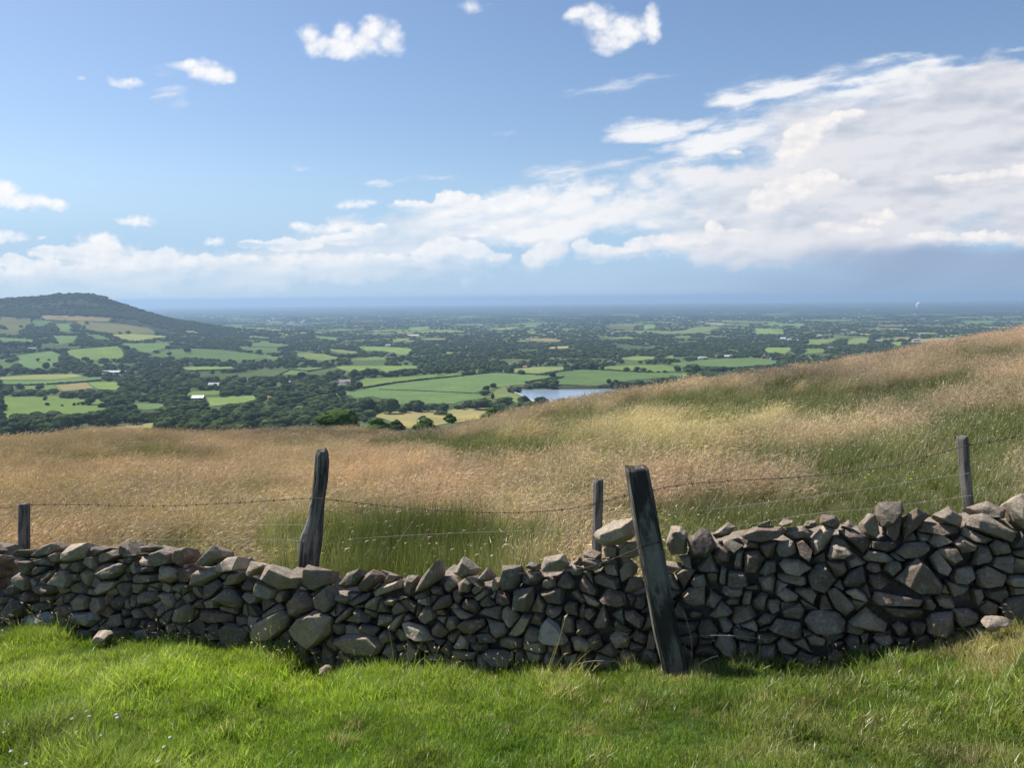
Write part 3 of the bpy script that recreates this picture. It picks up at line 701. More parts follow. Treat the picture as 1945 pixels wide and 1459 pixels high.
TL = [  # foot x, foot y, width, height, label
 (86,761,8,8,'small round tree alone in the large left pasture, upper of a pair'), (89.5,771,8,7,'small round tree in the large left pasture, lower of a pair'),
 (118,772.5,6,5,'tiny round bush alone in the middle of the large left pasture'), (9,778,12,11,'round dark tree with a shadow at the left end of the large pasture'),
 (2,767,8,4,'low dark bush at the left edge above the round pasture tree'), (141,771,7,7,'small bush left of the broad tree in the left pasture'),
 (149,770,6,6,'pale thin small tree beside the broad tree in the left pasture'), (158,770,9,8,'small dark tree touching the broad tree in the left pasture'),
 (172.5,770,20,17,'broad dark tree standing in the large left pasture with its shadow beneath'), (195,775,18,11,'wide low dark bush right of the broad pasture tree'),
 (228,780,25,23,'large dark tree between the two lower left pastures'), (72,688,7,8,'small dark tree alone in the left hill field, larger of two'),
 (93,686,5,5,'tiny tree in the left hill field near its top'), (88,704,18,16,'pointed dark tree at the foot of the left hill field'),
 (355,670,15,11,'lone dark umbrella-shaped tree in the middle of the wide hill field'), (322,677,9,9,'small round tree at the left end of the wide hill field'),
 (241,668,13,13,'round tree beside the bright trapezoid field'), (254,669,12,9,'low round tree right of the bright trapezoid field'),
 (320,665,10,9,'small tree on the hedge above the wide hill field'), (163,686,13,9,'round tree at the bottom edge of the bright trapezoid field'),
 (474,660,12,9,'small round tree in the far hedge between two hill fields'), (493,674,12,11,'round tree at the right end of the wide hill field'),
 (108,653,8,6,'small bush in the steep left hill field'), (18,661,19,13,'large round tree by the left hill farm'), (36,662,14,11,'round tree second from the left by the hill farm'),
 (53,661,15,13,'dense round tree right beside the hill farm roofs'), (40,622,8,5,'small bush on the rough brownish hill pasture'), (8,626,12,8,'dark bush at the left edge of the rough hill pasture'),
 (165,615,8,5,'small dark bush on the upper rough hillside'), (160,622,6,5,'tiny bush below another on the upper rough hillside'), (244,634,10,7,'round bush low on the rough hillside'), (228,634,8,4,'flat bush left of a round one on the rough hillside'),
 (75,742,14,11,'round tree beside the brown cut field at left'), (38,739,16,12,'bushy tree on the hedge at the far left strip fields'),
 (924,747,15,16,'dark tree on the path left of the reservoir dam'), (936,736,13,9,'small tree just up the slope from the dam'), (936,761,9,14,'slender dark tree at the foot of the dam'),
 (990,712,14,10,'round dark tree alone on the hedge line above the reservoir'), (1038,732,10,8,'small tree in the hedge corner behind the reservoir'),
 (1157,732,9,12,'first small tree of the three right of the reservoir bank'), (1169,735,11,15,'tallest of the three trees right of the reservoir bank'), (1181,736,12,13,'third tree right of the reservoir bank'),
 (1190,706,11,9,'round tree alone along the front edge of the bright field below the village'), (1209,707,11,11,'taller round tree on the front edge of the field below the village'),
 (1222,707,13,9,'round tree joined to a hedge below the village'), (1234,708,12,6,'low bush at the right end of the hedge below the village'), (1250,708,7,4,'tiny bush standing alone on the hedge line below the village'),
 (1263,708,11,5,'low clipped bush on the hedge line below the village'), (1287,706,13,12,'round dark tree at the right corner of the bright field below the village'),
 (1318,708,27,18,'very large dark spreading tree below the right end of the village'), (1337,708,14,10,'tree just right of the very large spreading tree'), (1349,709,12,10,'small tree at the end of the clump below the village'),
 (1122,703,16,15,'large round tree beside the white church gable'),
 (994,771,22,20,'dark round tree in front of the left end of the reservoir'), (1030,772,27,20,'spiky topped tree in front of the reservoir water, middle of three'), (1073,772,29,17,'broad tree in front of the reservoir water just above the moor'),
 (957,771,32,18,'wide dark clump-like tree left of the reservoir trees'), (975,776,16,10,'low bush filling the gap below the dam'), (1012,776,22,10,'low dark bush between the reservoir trees'),
 (670,738,11,12,'round tree at the right corner of the red barn'), (683,740,13,17,'upright tree by the track right of the red barn'),
 (752,814,34,15,'dark rounded bush at the left end of the straw meadow'), (803,798,20,9,'small dark bush inside the straw meadow'), (838,789,30,10,'long low dark bush across the straw meadow'),
 (700,786,30,30,'dark domed tree left in the belt above the straw meadow'), (741,787,34,33,'largest dark domed tree in the belt above the straw meadow'), (767,785,22,14,'small dark tree right of the largest dome in the belt'),
 (793,783,28,25,'broad dark tree in the middle of the belt above the straw meadow'), (812,783,20,15,'low tree at the right of the belt middle'), (838,782,26,14,'low bushy tree right of the belt above the straw meadow'),
 (868,778,10,9,'small round tree of a pair in the belt near the sheds'), (880,779,14,11,'round tree, the wider of a pair near the sheds'), (910,779,32,21,'wide rounded tree at the right end of the belt'),
]
ROW = [(673,717,16,16),(698,717,19,18),(711,717,17,18),(726,716,15,12),(743,714.5,13,11),(754.5,714,12,12),(767,714,16,15),(783,714,15,12),(795,712,14,12),(810,711,13,13),(833,713,17,17),(848,710.5,14,12),(865,710,17,15),(888,710,15,17),(916,708,14,15),(926,708,9,12),(645,716,22,15),(628,716,18,13)]
for q in TL: tpx(*q, kind=('bush' if 'bush' in q[4] else 'tall' if ('slender' in q[4] or 'pointed' in q[4]) else 'round'), cat=('bush' if 'bush' in q[4] else 'tree'))
for q in ROW: tpx(*q, 'round dark tree in the row behind the long bright field right of the red barn', group='trees in the row behind the long bright field')
# the nearest bushes, on the slope just under the moor crest
def near_bush(px, ytop, wp, Y, hgt, label, kind, cat='bush'):
    u, t = ut(px, ytop); X = float(u) * Y; top = float(t) * Y; w = wp * Y / F
    return tree(X, Y, top - hgt, w, hgt, label, kind=kind, cat=cat)
near_bush(640, 776, 74, 330, 12, 'big bright green leafy tree just below the moor crest', 'bright', 'tree')
near_bush(716, 790, 54, 330, 9, 'bright green bush right of the big leafy tree under the crest', 'brightbush')
near_bush(807, 790, 52, 340, 9, 'green bush in front of the straw meadow at the moor edge', 'brightbush')
near_bush(931, 770, 38, 260, 7, 'bright green bush standing up behind the moor grass left of the reservoir', 'brightbush')
near_bush(752, 795, 34, 360, 8, 'round dark bush behind the ridge grass', 'bush')
near_bush(275, 811, 34, 420, 8, 'dark bush at the edge of the pale slope field at left', 'bush')
near_bush(855, 783, 22, 420, 5, 'small bush above the straw meadow edge', 'brightbush')
tpx(575, 724, 20, 18, 'purple-leaved copper tree in the wood left of the red barn', kind='copper')
tpx(571, 737, 22, 11, 'light green round tree left of the white roofed shed', kind='bright')

# wood: nearest trees one by one, the mass beyond as one object
N0 = 90000
wpx = RNG.uniform(-250, 2200, N0); wpy = 600 + (835 - 600) * RNG.uniform(0, 1, N0)
_py = np.linspace(590, 840, 120); _Yg = hit(np.full(120, 900.), _py)[1]; _Yg = np.where(np.isnan(_Yg), 60000., _Yg)
s = 13.0 * F / np.interp(wpy, _py, _Yg)
pre = RNG.uniform(0, 1, N0) < 1.25 * (2450 * 235 / N0) / np.maximum(s * s * 0.26, 5.0)
for p in FCLEAR: pre &= ~inside(p, wpx, wpy)
wpx, wpy = wpx[pre], wpy[pre]; N0 = len(wpx)
X, Y, Z = hit(wpx, wpy)
ok = ~np.isnan(Y) & (Y > 520) & (Y < 16000)
# keep off fields
for p in FCLEAR: ok &= ~inside(p, wpx, wpy - .62 * 12.0 * F / np.nan_to_num(Y, nan=9e9))
for (fx, fy, w, h, ca, sa) in FARF:
    lx = (X - fx) * ca + (Y - fy) * sa; ly = -(X - fx) * sa + (Y - fy) * ca
    ok &= ~((np.abs(lx) < w / 2) & (np.abs(ly) < h / 2))
uu = X / np.maximum(Y, 1)
ok &= ~((Y > 4150) & (Y < 7400) & (uu < -0.36) & (RNG.uniform(0, 1, N0) < .95))       # bare moor on the far hill
# clearings the woods leave of themselves
clr = fnoise(X / 160, Y / 160, 91, 2); ok &= ~((clr > 0.33) & (Y > 1800) & (Y < 9000))
# keep the skyline gap between moor and valley open where the photograph shows pale slope
ok &= ~((wpy > 808) & (wpx > 640))
wpx, wpy, X, Y, Z = wpx[ok], wpy[ok], X[ok], Y[ok], Z[ok]
# trees along the edge of the heath hill
ex = RNG.uniform(0, 420, 2200); ey = np.interp(ex, [0, 80, 150, 210, 260, 330, 420], [600, 603, 597, 600, 606, 612, 622]) + -np.abs(RNG.normal(0, 7.0, 2200)) + RNG.normal(0, 2.0, 2200)
ex = np.concatenate([ex, RNG.uniform(235, 450, 900)]); ey = np.concatenate([ey, np.interp(ex[-900:], CRX, CRY) + RNG.uniform(1, 24, 900)])
_cx = RNG.uniform(0, 235, 500); ex = np.concatenate([ex, _cx]); ey = np.concatenate([ey, np.interp(_cx, CRX, CRY) + 1.5 + np.abs(RNG.normal(0, 7, 500))])
e2 = ~inside(FIELDS[23][1], ex, ey) & ~inside(FIELDS[20][1], ex, ey) & ~inside(FIELDS[19][1], ex, ey) & ~inside(FIELDS[18][1], ex, ey)
a, b, c = hit(ex[e2], ey[e2]); kk = ~np.isnan(b) & (b < 5200)
X = np.concatenate([X, a[kk]]); Y = np.concatenate([Y, b[kk]]); Z = np.concatenate([Z, c[kk]]); wpx = np.concatenate([wpx, ex[e2][kk]]); wpy = np.concatenate([wpy, ey[e2][kk]])
order = np.argsort(Y); inview = [i for i in order if -10 < wpx[i] < 1560]
solo = inview[:max(0, 300 - NTREE)]; ss = set(int(i) for i in solo)
for i in solo:
    h = rt.uniform(11, 20); w = h * rt.uniform(.8, 1.2)
    tree(float(X[i]), float(Y[i]), float(Z[i]), w, h, 'dark leafy tree in the dense valley wood just beyond the moor edge', group='trees of the near valley wood')
rest = np.array([i for i in order if int(i) not in ss])
n = len(rest); print('trees', NTREE, 'wood', n)
hh = RNG.uniform(8, 15, n); dd = Y[rest]
wide = hh * RNG.uniform(.9, 1.4, n) * (1 + np.clip(dd / 7000, 0, 2.4))
kt = kit('wood_trees')
for k, me in enumerate(NEAR[:5] + MID): 
    o = bpy.data.objects.new('wood_tree_%02d' % k, me); kt.objects.link(o)
idx = np.where(dd < 1900, RNG.integers(0, 5, n), 5 + RNG.integers(0, 4, n))
scl = np.stack([wide * 1.15, wide * 1.15, hh * np.where(dd > 3000, .95, 1)], -1)
rot = np.zeros((n, 3)); rot[:, 2] = RNG.uniform(0, 6.28, n)
o = gn_scatter('woodland', np.stack([X[rest], Y[rest], Z[rest] - .8 - 0.08 * hh], -1), rot, scl, idx, kt)
tag(o, 'mass of dark broadleaf woods and hedgerow trees filling the valley and plain', 'woodland', kind='stuff')

# ------------------------------------------------------------------ hedges
M_hedge = simple_mat('hedge_leaves', (0.030, 0.045, 0.018), 0.95, 0.5, 0.4)
def thick_line(pts, out=1): return pts
HEDGES = [([(0,733),(40,733),(85,731.3)], 'dark clipped hedge at the far left between strip fields'), ([(89,731),(130,728.5),(172,725.5),(192,723)], 'long dark hedge rising toward the left valley farm'),
 ([(80,705.5),(110,705.8),(140,704.6)], 'thin hedge above the yellowish strip field'), ([(690,738),(757,727.5),(821,720)], 'dark hedge running up from the red barn along the bright field'),
 ([(824,719.5),(860,717),(880,714.5),(942,708.5)], 'dark hedge continuing to the road beyond the long bright field'), ([(943,708.8),(990,711),(1039,714)], 'low hedge line left of the zigzag hedges behind the reservoir'),
 ([(998,728),(1044,720),(1070,717.5)], 'upper zigzag hedge behind the reservoir'), ([(999,729.5),(1030,731),(1047,731)], 'lower zigzag hedge just behind the reservoir bank'),
 ([(1020,713.5),(1034,711),(1047,708.5)], 'short dark hedge left of the broken hedge bits'), ([(1051,708),(1059,706.5)], 'short dark piece of broken hedge, left of two'), ([(1064,705.5),(1075,704)], 'short dark piece of broken hedge, right of two'),
 ([(1088,701.5),(1129,701.5),(1150,703.5),(1178,705.5),(1240,708.5)], 'hedge along the front of the bright field below the village'), ([(1404,699.5),(1440,697),(1468,694.5),(1484,688)], 'hedge at the right end of the large field below the village houses'),
 ([(1345,699),(1390,700),(1408,699.3)], 'hedge behind the moor slope below the village field'), ([(321,663.5),(355,661.5),(411,663.3),(455,668.5),(500,674)], 'long hedge curving over the top of the wide hill field'),
 ([(131,664.5),(185,660.3),(226,657.5),(239,673)], 'hedge around the top and right of the bright trapezoid field'), ([(31,675.5),(98,666.5)], 'hedge above the left hill field'), ([(329,700.5),(345,702.5),(360,705.8),(442,702.8)], 'hedge in front of the small bright field amid the woods'),
 ([(628,722),(665,721.3)], 'short hedge above the red barn'), ([(533,712),(551,703),(585,706.5),(637,697)], 'hedge of the dark green field left of the tree row'), ([(470,659),(526,660.3),(559,656)], 'thin hedge between the far hill fields'),
 ([(721,741),(808,744),(911,749)], 'thin dark boundary line across the big green field')]
for i, (p, lb) in enumerate(HEDGES):
    thin = 'thin' in lb
    ribbon('hedge', p, 2.0 if thin else 3.4, 2.2 if thin else 4.5, M_hedge, lb, 'hedge', jag=.3)

# ------------------------------------------------------------------ farms and houses
MW = {k: simple_mat('wall_' + k, c, .85, .2, .6) for k, c in dict(red=(.20,.085,.065), white=(.75,.74,.70), stone=(.26,.22,.17), dark=(.07,.065,.07)).items()}
MR = {k: simple_mat('roof_' + k, c, .8, .25, .5) for k, c in dict(grey=(.24,.215,.22), light=(.52,.52,.53), white=(.80,.82,.84), brown=(.17,.10,.085), tile=(.34,.21,.14), dark=(.09,.085,.095)).items()}
M_win = simple_mat('window_glass', (.03, .035, .04), .3, .1)
def box_np(x0, x1, y0, y1, z0, z1):
    V_ = [(x, y, z) for x in (x0, x1) for y in (y0, y1) for z in (z0, z1)]
    return V_, [(0, 1, 3, 2), (4, 6, 7, 5), (0, 4, 5, 1), (2, 3, 7, 6), (0, 2, 6, 4), (1, 5, 7, 3)]
def house(px, py, wp, hp, dep, wallc, roofc, label, cat='house', ang=0.15, roof=0.45, name=None, chimney=False, windows=0):
    X, Y, Z = hit([px], [py]); X, Y, Z = float(X[0]), float(Y[0]), float(Z[0]); s = Y / F
    w = wp * s; h = hp * s; d = dep; e = h * (1 - roof)
    r = empty(name or cat.replace(' ', '_'), (X, Y, Z)); r.rotation_euler.z = ang; tag(r, label, cat)
    V_, F_ = box_np(-w/2, w/2, -d/2, d/2, -2.0, e); n0 = len(V_)
    V_ += [(-w/2, 0, h - .15), (w/2, 0, h - .15)]
    F_ += [(1, 3, n0), (5, 7, n0 + 1)]
    bm = bmesh.new(); vs = [bm.verts.new(v) for v in V_]
    for f in F_: bm.faces.new([vs[i] for i in f])
    me = bpy.data.meshes.new('wall'); bm.to_mesh(me); bm.free(); link('wall', me, MW[wallc], r)
    o = .35; bm = bmesh.new()
    for sy in (-1, 1):
        q = [(-w/2 - o, sy * (d/2 + o), e - .12), (w/2 + o, sy * (d/2 + o), e - .12), (w/2 + o, 0, h), (-w/2 - o, 0, h)]
        lo = [bm.verts.new(v) for v in q]; hi = [bm.verts.new((v[0], v[1], v[2] + .25)) for v in q]
        bm.faces.new(lo); bm.faces.new(hi[::-1])
        for i in range(4): bm.faces.new((lo[i], hi[i], hi[(i + 1) % 4], lo[(i + 1) % 4]))
    me = bpy.data.meshes.new('roof'); bm.to_mesh(me); bm.free(); rf_ = link('roof', me, MR[roofc], r)
    if chimney:
        v, f = box_np(w/2 - 1.6, w/2 - .7, -.5, .5, h - 1, h + 1.4); link('chimney', mesh_np('chimney', np.array(v), np.array(f)), MW['stone'], rf_)
    for k in range(windows):
        cx = -w/2 + w * (k + .5) / windows
        v, f = box_np(cx - .5, cx + .5, -d/2 - .04, -d/2 + .05, e * .35, e * .7); link('window', mesh_np('window', np.array(v), np.array(f)), M_win, r)
    return r
house(636,734,17,10,14,'red','brown','red brick barn with brown roof at the dark wood edge','barn',.25,.4)
house(655,731,22,10,18,'red','grey','wide barn with grey roof behind the small red barns','barn',.1,.5)
house(651,738,16,10,12,'red','grey','nearer red barn with a pale grey roof beside the round tree','barn',.1,.5)
house(612,745.5,15,6,9,'white','white','low shed with bright white roof left of the red barns','shed',.2,.6)
house(599,746.5,8,3.5,7,'white','white','tiny white roof at the left end of the white shed','shed',.2,.5)
house(620,745,9,4,7,'stone','grey','small grey roofed shed right of the bright white roof','shed',.2,.5)
house(552,730,10,6,9,'white','light','pale house half hidden in the wood left of the copper tree','house',.3,.5)
house(205,709,20,5,18,'stone','light','long light roofed barn at the back of the left valley farm','barn',.05,.6)
house(228,709,24,5,16,'dark','light','long pale roofed barn at the right of the left valley farm','barn',.05,.5)
house(200,714,34,5,16,'dark','grey','long grey barn in front of the pale roofs at the left valley farm','barn',.1,.5)
house(223,718,14,6,14,'dark','dark','dark barn at the front of the left valley farm','barn',.6,.5)
house(231,724,8,7,7,'white','brown','white farmhouse at the left valley farm','farmhouse',.4,.4,chimney=True,windows=2)
house(222,725,9,6,7,'white','brown','white walled cottage with brown roof beside the farmhouse','cottage',.4,.5,windows=2)
house(408,736,22,9,14,'stone','light','pale pink-grey roofed barn amid the woods','barn',.1,.6)
house(377,759,22,8,14,'dark','white','barn with a white roof strip in the lower left woods','barn',.1,.55)
house(229,757,14,5,10,'stone','light','pale roofed shed on the edge of the wood above the large left pasture','shed',.2,.6)
house(441,725,8,4,8,'white','light','tiny pale house above the woodland barn','house',.2,.5)
house(303,697.5,6,5,7,'white','white','tiny bright white house in the wood below the hill fields','house',.2,.4)
house(46,661.5,14,4,14,'dark','light','long pale roof among the round trees of the hill farm','barn',.1,.6)
house(62,664,16,4,14,'stone','grey','grey roofed barn at the right of the hill farm','barn',.1,.6)
house(20,665.5,14,3.5,12,'stone','grey','grey barn roof at the far left of the hill farm','barn',.1,.6)
house(1131,693,8,8,8,'white','grey','white gable building beside the large round tree','church',.9,.45,chimney=True)
house(1158,691,10,6,9,'white','grey','whitish house second from the left in the village','house',.3,.5,windows=2)
house(1167,691,6,5,8,'stone','grey','small stone house close to the whitish village house','house',.6,.5,windows=1)
house(1234,690.5,11,8,9,'white','tile','house with a warm tan roof in the middle of the village','house',.7,.55,chimney=True,windows=2)
house(1247,689,8,4,8,'white','light','low pale annex right of the tan roofed house','house',.2,.5)
house(1183,690,5,4,8,'white','dark','tiny white house between the village trees','house',.4,.5)
house(1286,687,7,3,7,'white','light','low white bungalow at the field edge in the village','bungalow',.2,.4)
house(1317,682,10,6,9,'stone','dark','dark roofed stone house toward the right of the village','house',.1,.5,windows=2)
house(1334,681.5,16,3.5,8,'white','light','long white low building behind the large village field','building',.05,.4)
house(1362,680,8,6,8,'stone','grey','small grey house left of the long pale roofs','house',.1,.5)
house(1385,679.5,24,5,12,'stone','light','long pale roofed barn behind the large village field','barn',.0,.5)
house(1228,669,8,5,9,'white','tile','isolated cream house in the woods above the village','house',.3,.5)
for i, (px, py, w, h, wc, rc, t_) in enumerate([(1441,679,8,5,'white','brown','left'), (1450,681,7,6,'red','brown','dark'), (1459,681.5,8,5,'red','grey','middle'), (1463,684,7,4,'white','white','white'), (1475,682,10,5,'red','brown','wide'), (1487,684,10,5,'stone','brown','right'), (1452,677.5,6,4,'white','grey','rear')]):
    house(px, py, w, h, 8, wc, rc, {'left': 'leftmost house of the hamlet above the moor slope', 'dark': 'dark red house second in the hamlet above the moor slope', 'middle': 'red house with grey roof in the middle of the hamlet', 'white': 'bright white cottage at the front of the hamlet', 'wide': 'wide red house with brown roof in the hamlet', 'right': 'stone house at the right end of the hamlet', 'rear': 'small pale house behind the hamlet'}[t_], 'house', .3 * i, .5, windows=1)
house(1487,648,10,7,12,'white','white','white country house among trees beyond the hamlet','country house',.2,.3)
house(1499,648,8,5,10,'white','light','pale wing right of the white country house','house',.2,.4)
house(1512,649,10,3.5,10,'white','light','low pale building right of the country house','building',.1,.4)
house(1575,663,14,4,12,'stone','light','pale roofed barn between right-hand fields','barn',.1,.5)
house(1610,664.5,12,4,12,'dark','grey','grey roofed barn right of the pale roofed barn','barn',.1,.5)
house(737,658,9,4,9,'white','light','pale farm building on the far bright field','farm building',.1,.5)
house(748,657,6,5,8,'white','grey','small white farmhouse on the far bright field','farmhouse',.3,.5)
house(741,677,12,6,9,'stone','grey','grey farm cottage among trees below the far bright field','cottage',.2,.5)
house(962,697,14,6,9,'stone','light','pale house on the road beyond the hedge','house',.1,.5,windows=3)
house(994,699,14,4,9,'stone','tile','tan roofed low barn along the road','barn',.1,.5)
house(1046,686,12,5,9,'white','grey','pale house in the trees above the road','house',.1,.5)
house(870,777,9,3.5,7,'dark','grey','grey shed roof in the belt above the straw meadow','shed',.1,.5)
house(720,783,5,4,5,'white','light','tiny pale shed between the dark domed trees','shed',.3,.5)
house(905,774,8,4,5,'white','light','small pale tent-like shed by the right end of the belt','shed',-.5,.6)
# far roofs scattered over the plain
rv = random.Random(3); Vs, Fs = [], []
for cxp, cyp, nn_, sx_, sy_ in ((530,614,36,22,2.0),(420,602,30,40,2),(580,605,20,60,3),(1000,589,10,60,2),(1260,606,22,90,6),(1480,600,22,140,8),(1700,605,26,140,9),(800,608,22,120,8),(1130,620,18,140,10),(1600,622,20,160,10),(1650,640,10,120,6),(900,630,14,160,8)):
    for k in range(int(nn_ * .6)):
        px, py = rv.gauss(cxp, sx_), rv.gauss(cyp, sy_)
        X, Y, Z = hit([px], [max(py, 584)]); X, Y, Z = float(X[0]), float(Y[0]), float(Z[0])
        if Y != Y: continue
        w = rv.uniform(8, 30) * (1 + Y / 15000); d = rv.uniform(8, 16); h = rv.uniform(7, 13) + Y / 2500
        v, f = box_np(X - w/2, X + w/2, Y - d/2, Y + d/2, Z - 2, Z + h * .7); b0 = len(Vs)
        v += [(X - w/2, Y, Z + h), (X + w/2, Y, Z + h)]; Vs += v; Fs += [tuple(b0 + i for i in q) for q in f[:5]] + [(b0+1, b0+5, b0+9, b0+8), (b0+3, b0+8, b0+9, b0+7)]
me = mesh_np('town', np.array(Vs), np.array(Fs)); tag(link('distant_town', me, simple_mat('far_roofs', (.42, .41, .40), .8, .5, .02)), 'pale specks of far-off houses and sheds spread over the hazy plain', 'distant town', kind='stuff')
# cars on the valley road
# smoke plume on the horizon
u_, t_ = ut(1742, 586); YP = 15500.0; zp = float(t_) * YP
bm = bmesh.new(); rp = random.Random(4)
for k, (dx, dz, r_) in enumerate(((0, 0, 18), (-4, 25, 24), (6, 52, 30), (-10, 80, 26), (14, 92, 32), (22, 118, 30), (36, 130, 20), (-2, 40, 26))):
    mt = Matrix.Translation((dx, 0, dz)) @ Matrix.Scale(r_, 4); bmesh.ops.create_icosphere(bm, subdivisions=3, radius=1, matrix=mt)
for v in bm.verts: v.co += Vector(mnoise.noise_vector(v.co * 0.05)) * 10
me = bpy.data.meshes.new('steam_plume'); bm.to_mesh(me); bm.free()
for f in me.polygons: f.use_smooth = True
sm, q, out = material('steam'); p = q.new('ShaderNodeBsdfDiffuse'); p.inputs[0].default_value = (.95, .95, .95, 1); q.l.new(p.outputs[0], out.inputs[0])
so_ = link('steam_plume', me, sm); so_.location = (float(u_) * YP, YP, zp); so_.scale = (.8, .8, .8); tag(so_, 'small bright white steam plume rising on the horizon at right', 'steam')
# ------------------------------------------------------------------ dry stone wall
Z5 = """45,705 90,670 170,668 180,690 110,725|165,705 230,650 310,622 345,660 300,690 200,720|345,690 400,640 490,628 500,660 480,720 400,745 350,745|490,665 540,650 620,660 600,680 530,700|540,710 590,675 650,670 680,700 600,745 545,750|660,690 680,630 720,618 760,660 795,700 720,720|780,655 850,638 875,655 840,690 790,690|860,690 920,665 970,690 960,750 890,765|960,745 990,660 1040,655 1060,700 1020,760|1115,760 1160,700 1225,640 1268,680 1265,715 1180,770|1230,760 1300,715 1360,708 1370,780 1290,800 1240,790|1400,800 1420,735 1500,755 1510,770 1440,810 1405,830|1475,840 1520,765 1560,755 1720,830 1700,890 1600,900|1705,865 1750,755 1885,790 1870,870 1790,910|1110,840 1120,790 1240,765 1270,800 1160,880 1115,870|910,800 920,755 1000,780 1010,830 960,865 920,850|1005,830 1030,775 1110,765 1115,830 1080,860 1010,865|575,800 640,760 690,745 720,750 710,800 650,840 585,840|775,770 800,760 880,765 885,795 830,805 780,795|750,830 790,808 905,810 910,850 840,865 770,860|300,860 350,790 400,785 430,840 410,880|240,830 280,790 330,785 325,820 270,850|180,800 220,760 260,765 255,800 200,820|55,900 100,860 130,880 110,930 65,930|185,890 230,865 320,870 335,900 290,930 200,920|120,930 160,905 200,920 195,965 140,975|35,1010 60,965 120,955 155,1000 120,1055 50,1060|170,980 200,965 285,960 295,1000 240,1025 175,1020|110,1090 150,1045 270,1020 320,1050 320,1100 220,1130 120,1130|390,1050 430,1025 560,1020 575,1070 520,1115 430,1090|550,900 590,850 690,845 660,890 570,930|780,930 800,905 880,905 895,960 850,985 790,980|510,990 530,940 600,940 615,990 570,1030 520,1030|420,960 450,920 510,940 505,1010 430,1020|620,1090 640,1040 700,1030 720,1090 680,1110|1000,1060 1030,1000 1090,975 1120,1000 1110,1070 1060,1095 1010,1085|1140,1010 1230,1010 1330,1040 1330,1080 1200,1085 1145,1060|1160,900 1190,860 1250,838 1280,870 1240,930 1190,950|1235,950 1290,890 1330,890 1390,960 1370,1005 1290,990|1280,870 1320,800 1395,800 1370,850 1310,880|1350,880 1400,825 1470,850 1450,900 1380,915|1385,935 1400,910 1470,915 1480,960 1440,985|1565,950 1590,900 1630,905 1620,960 1590,975|1625,980 1690,900 1740,905 1800,980 1780,1020 1680,1060 1640,1050|1795,940 1870,870 1910,980 1870,1030 1820,1000|1675,1105 1700,1065 1810,1010 1905,1050 1890,1140 1790,1230 1700,1180|1450,1140 1490,1070 1620,1010 1650,1050 1640,1110 1560,1180 1470,1190|1100,1080 1150,1040 1190,1090 1190,1160 1120,1140|1270,1110 1330,1085 1430,1130 1420,1210 1300,1230|845,1165 890,1125 940,1145 930,1190 850,1185|625,1160 640,1110 730,1115 740,1160 700,1180|390,1170 440,1125 545,1125 540,1165 460,1190|940,1100 1000,1080 1020,1120 980,1160 940,1140"""
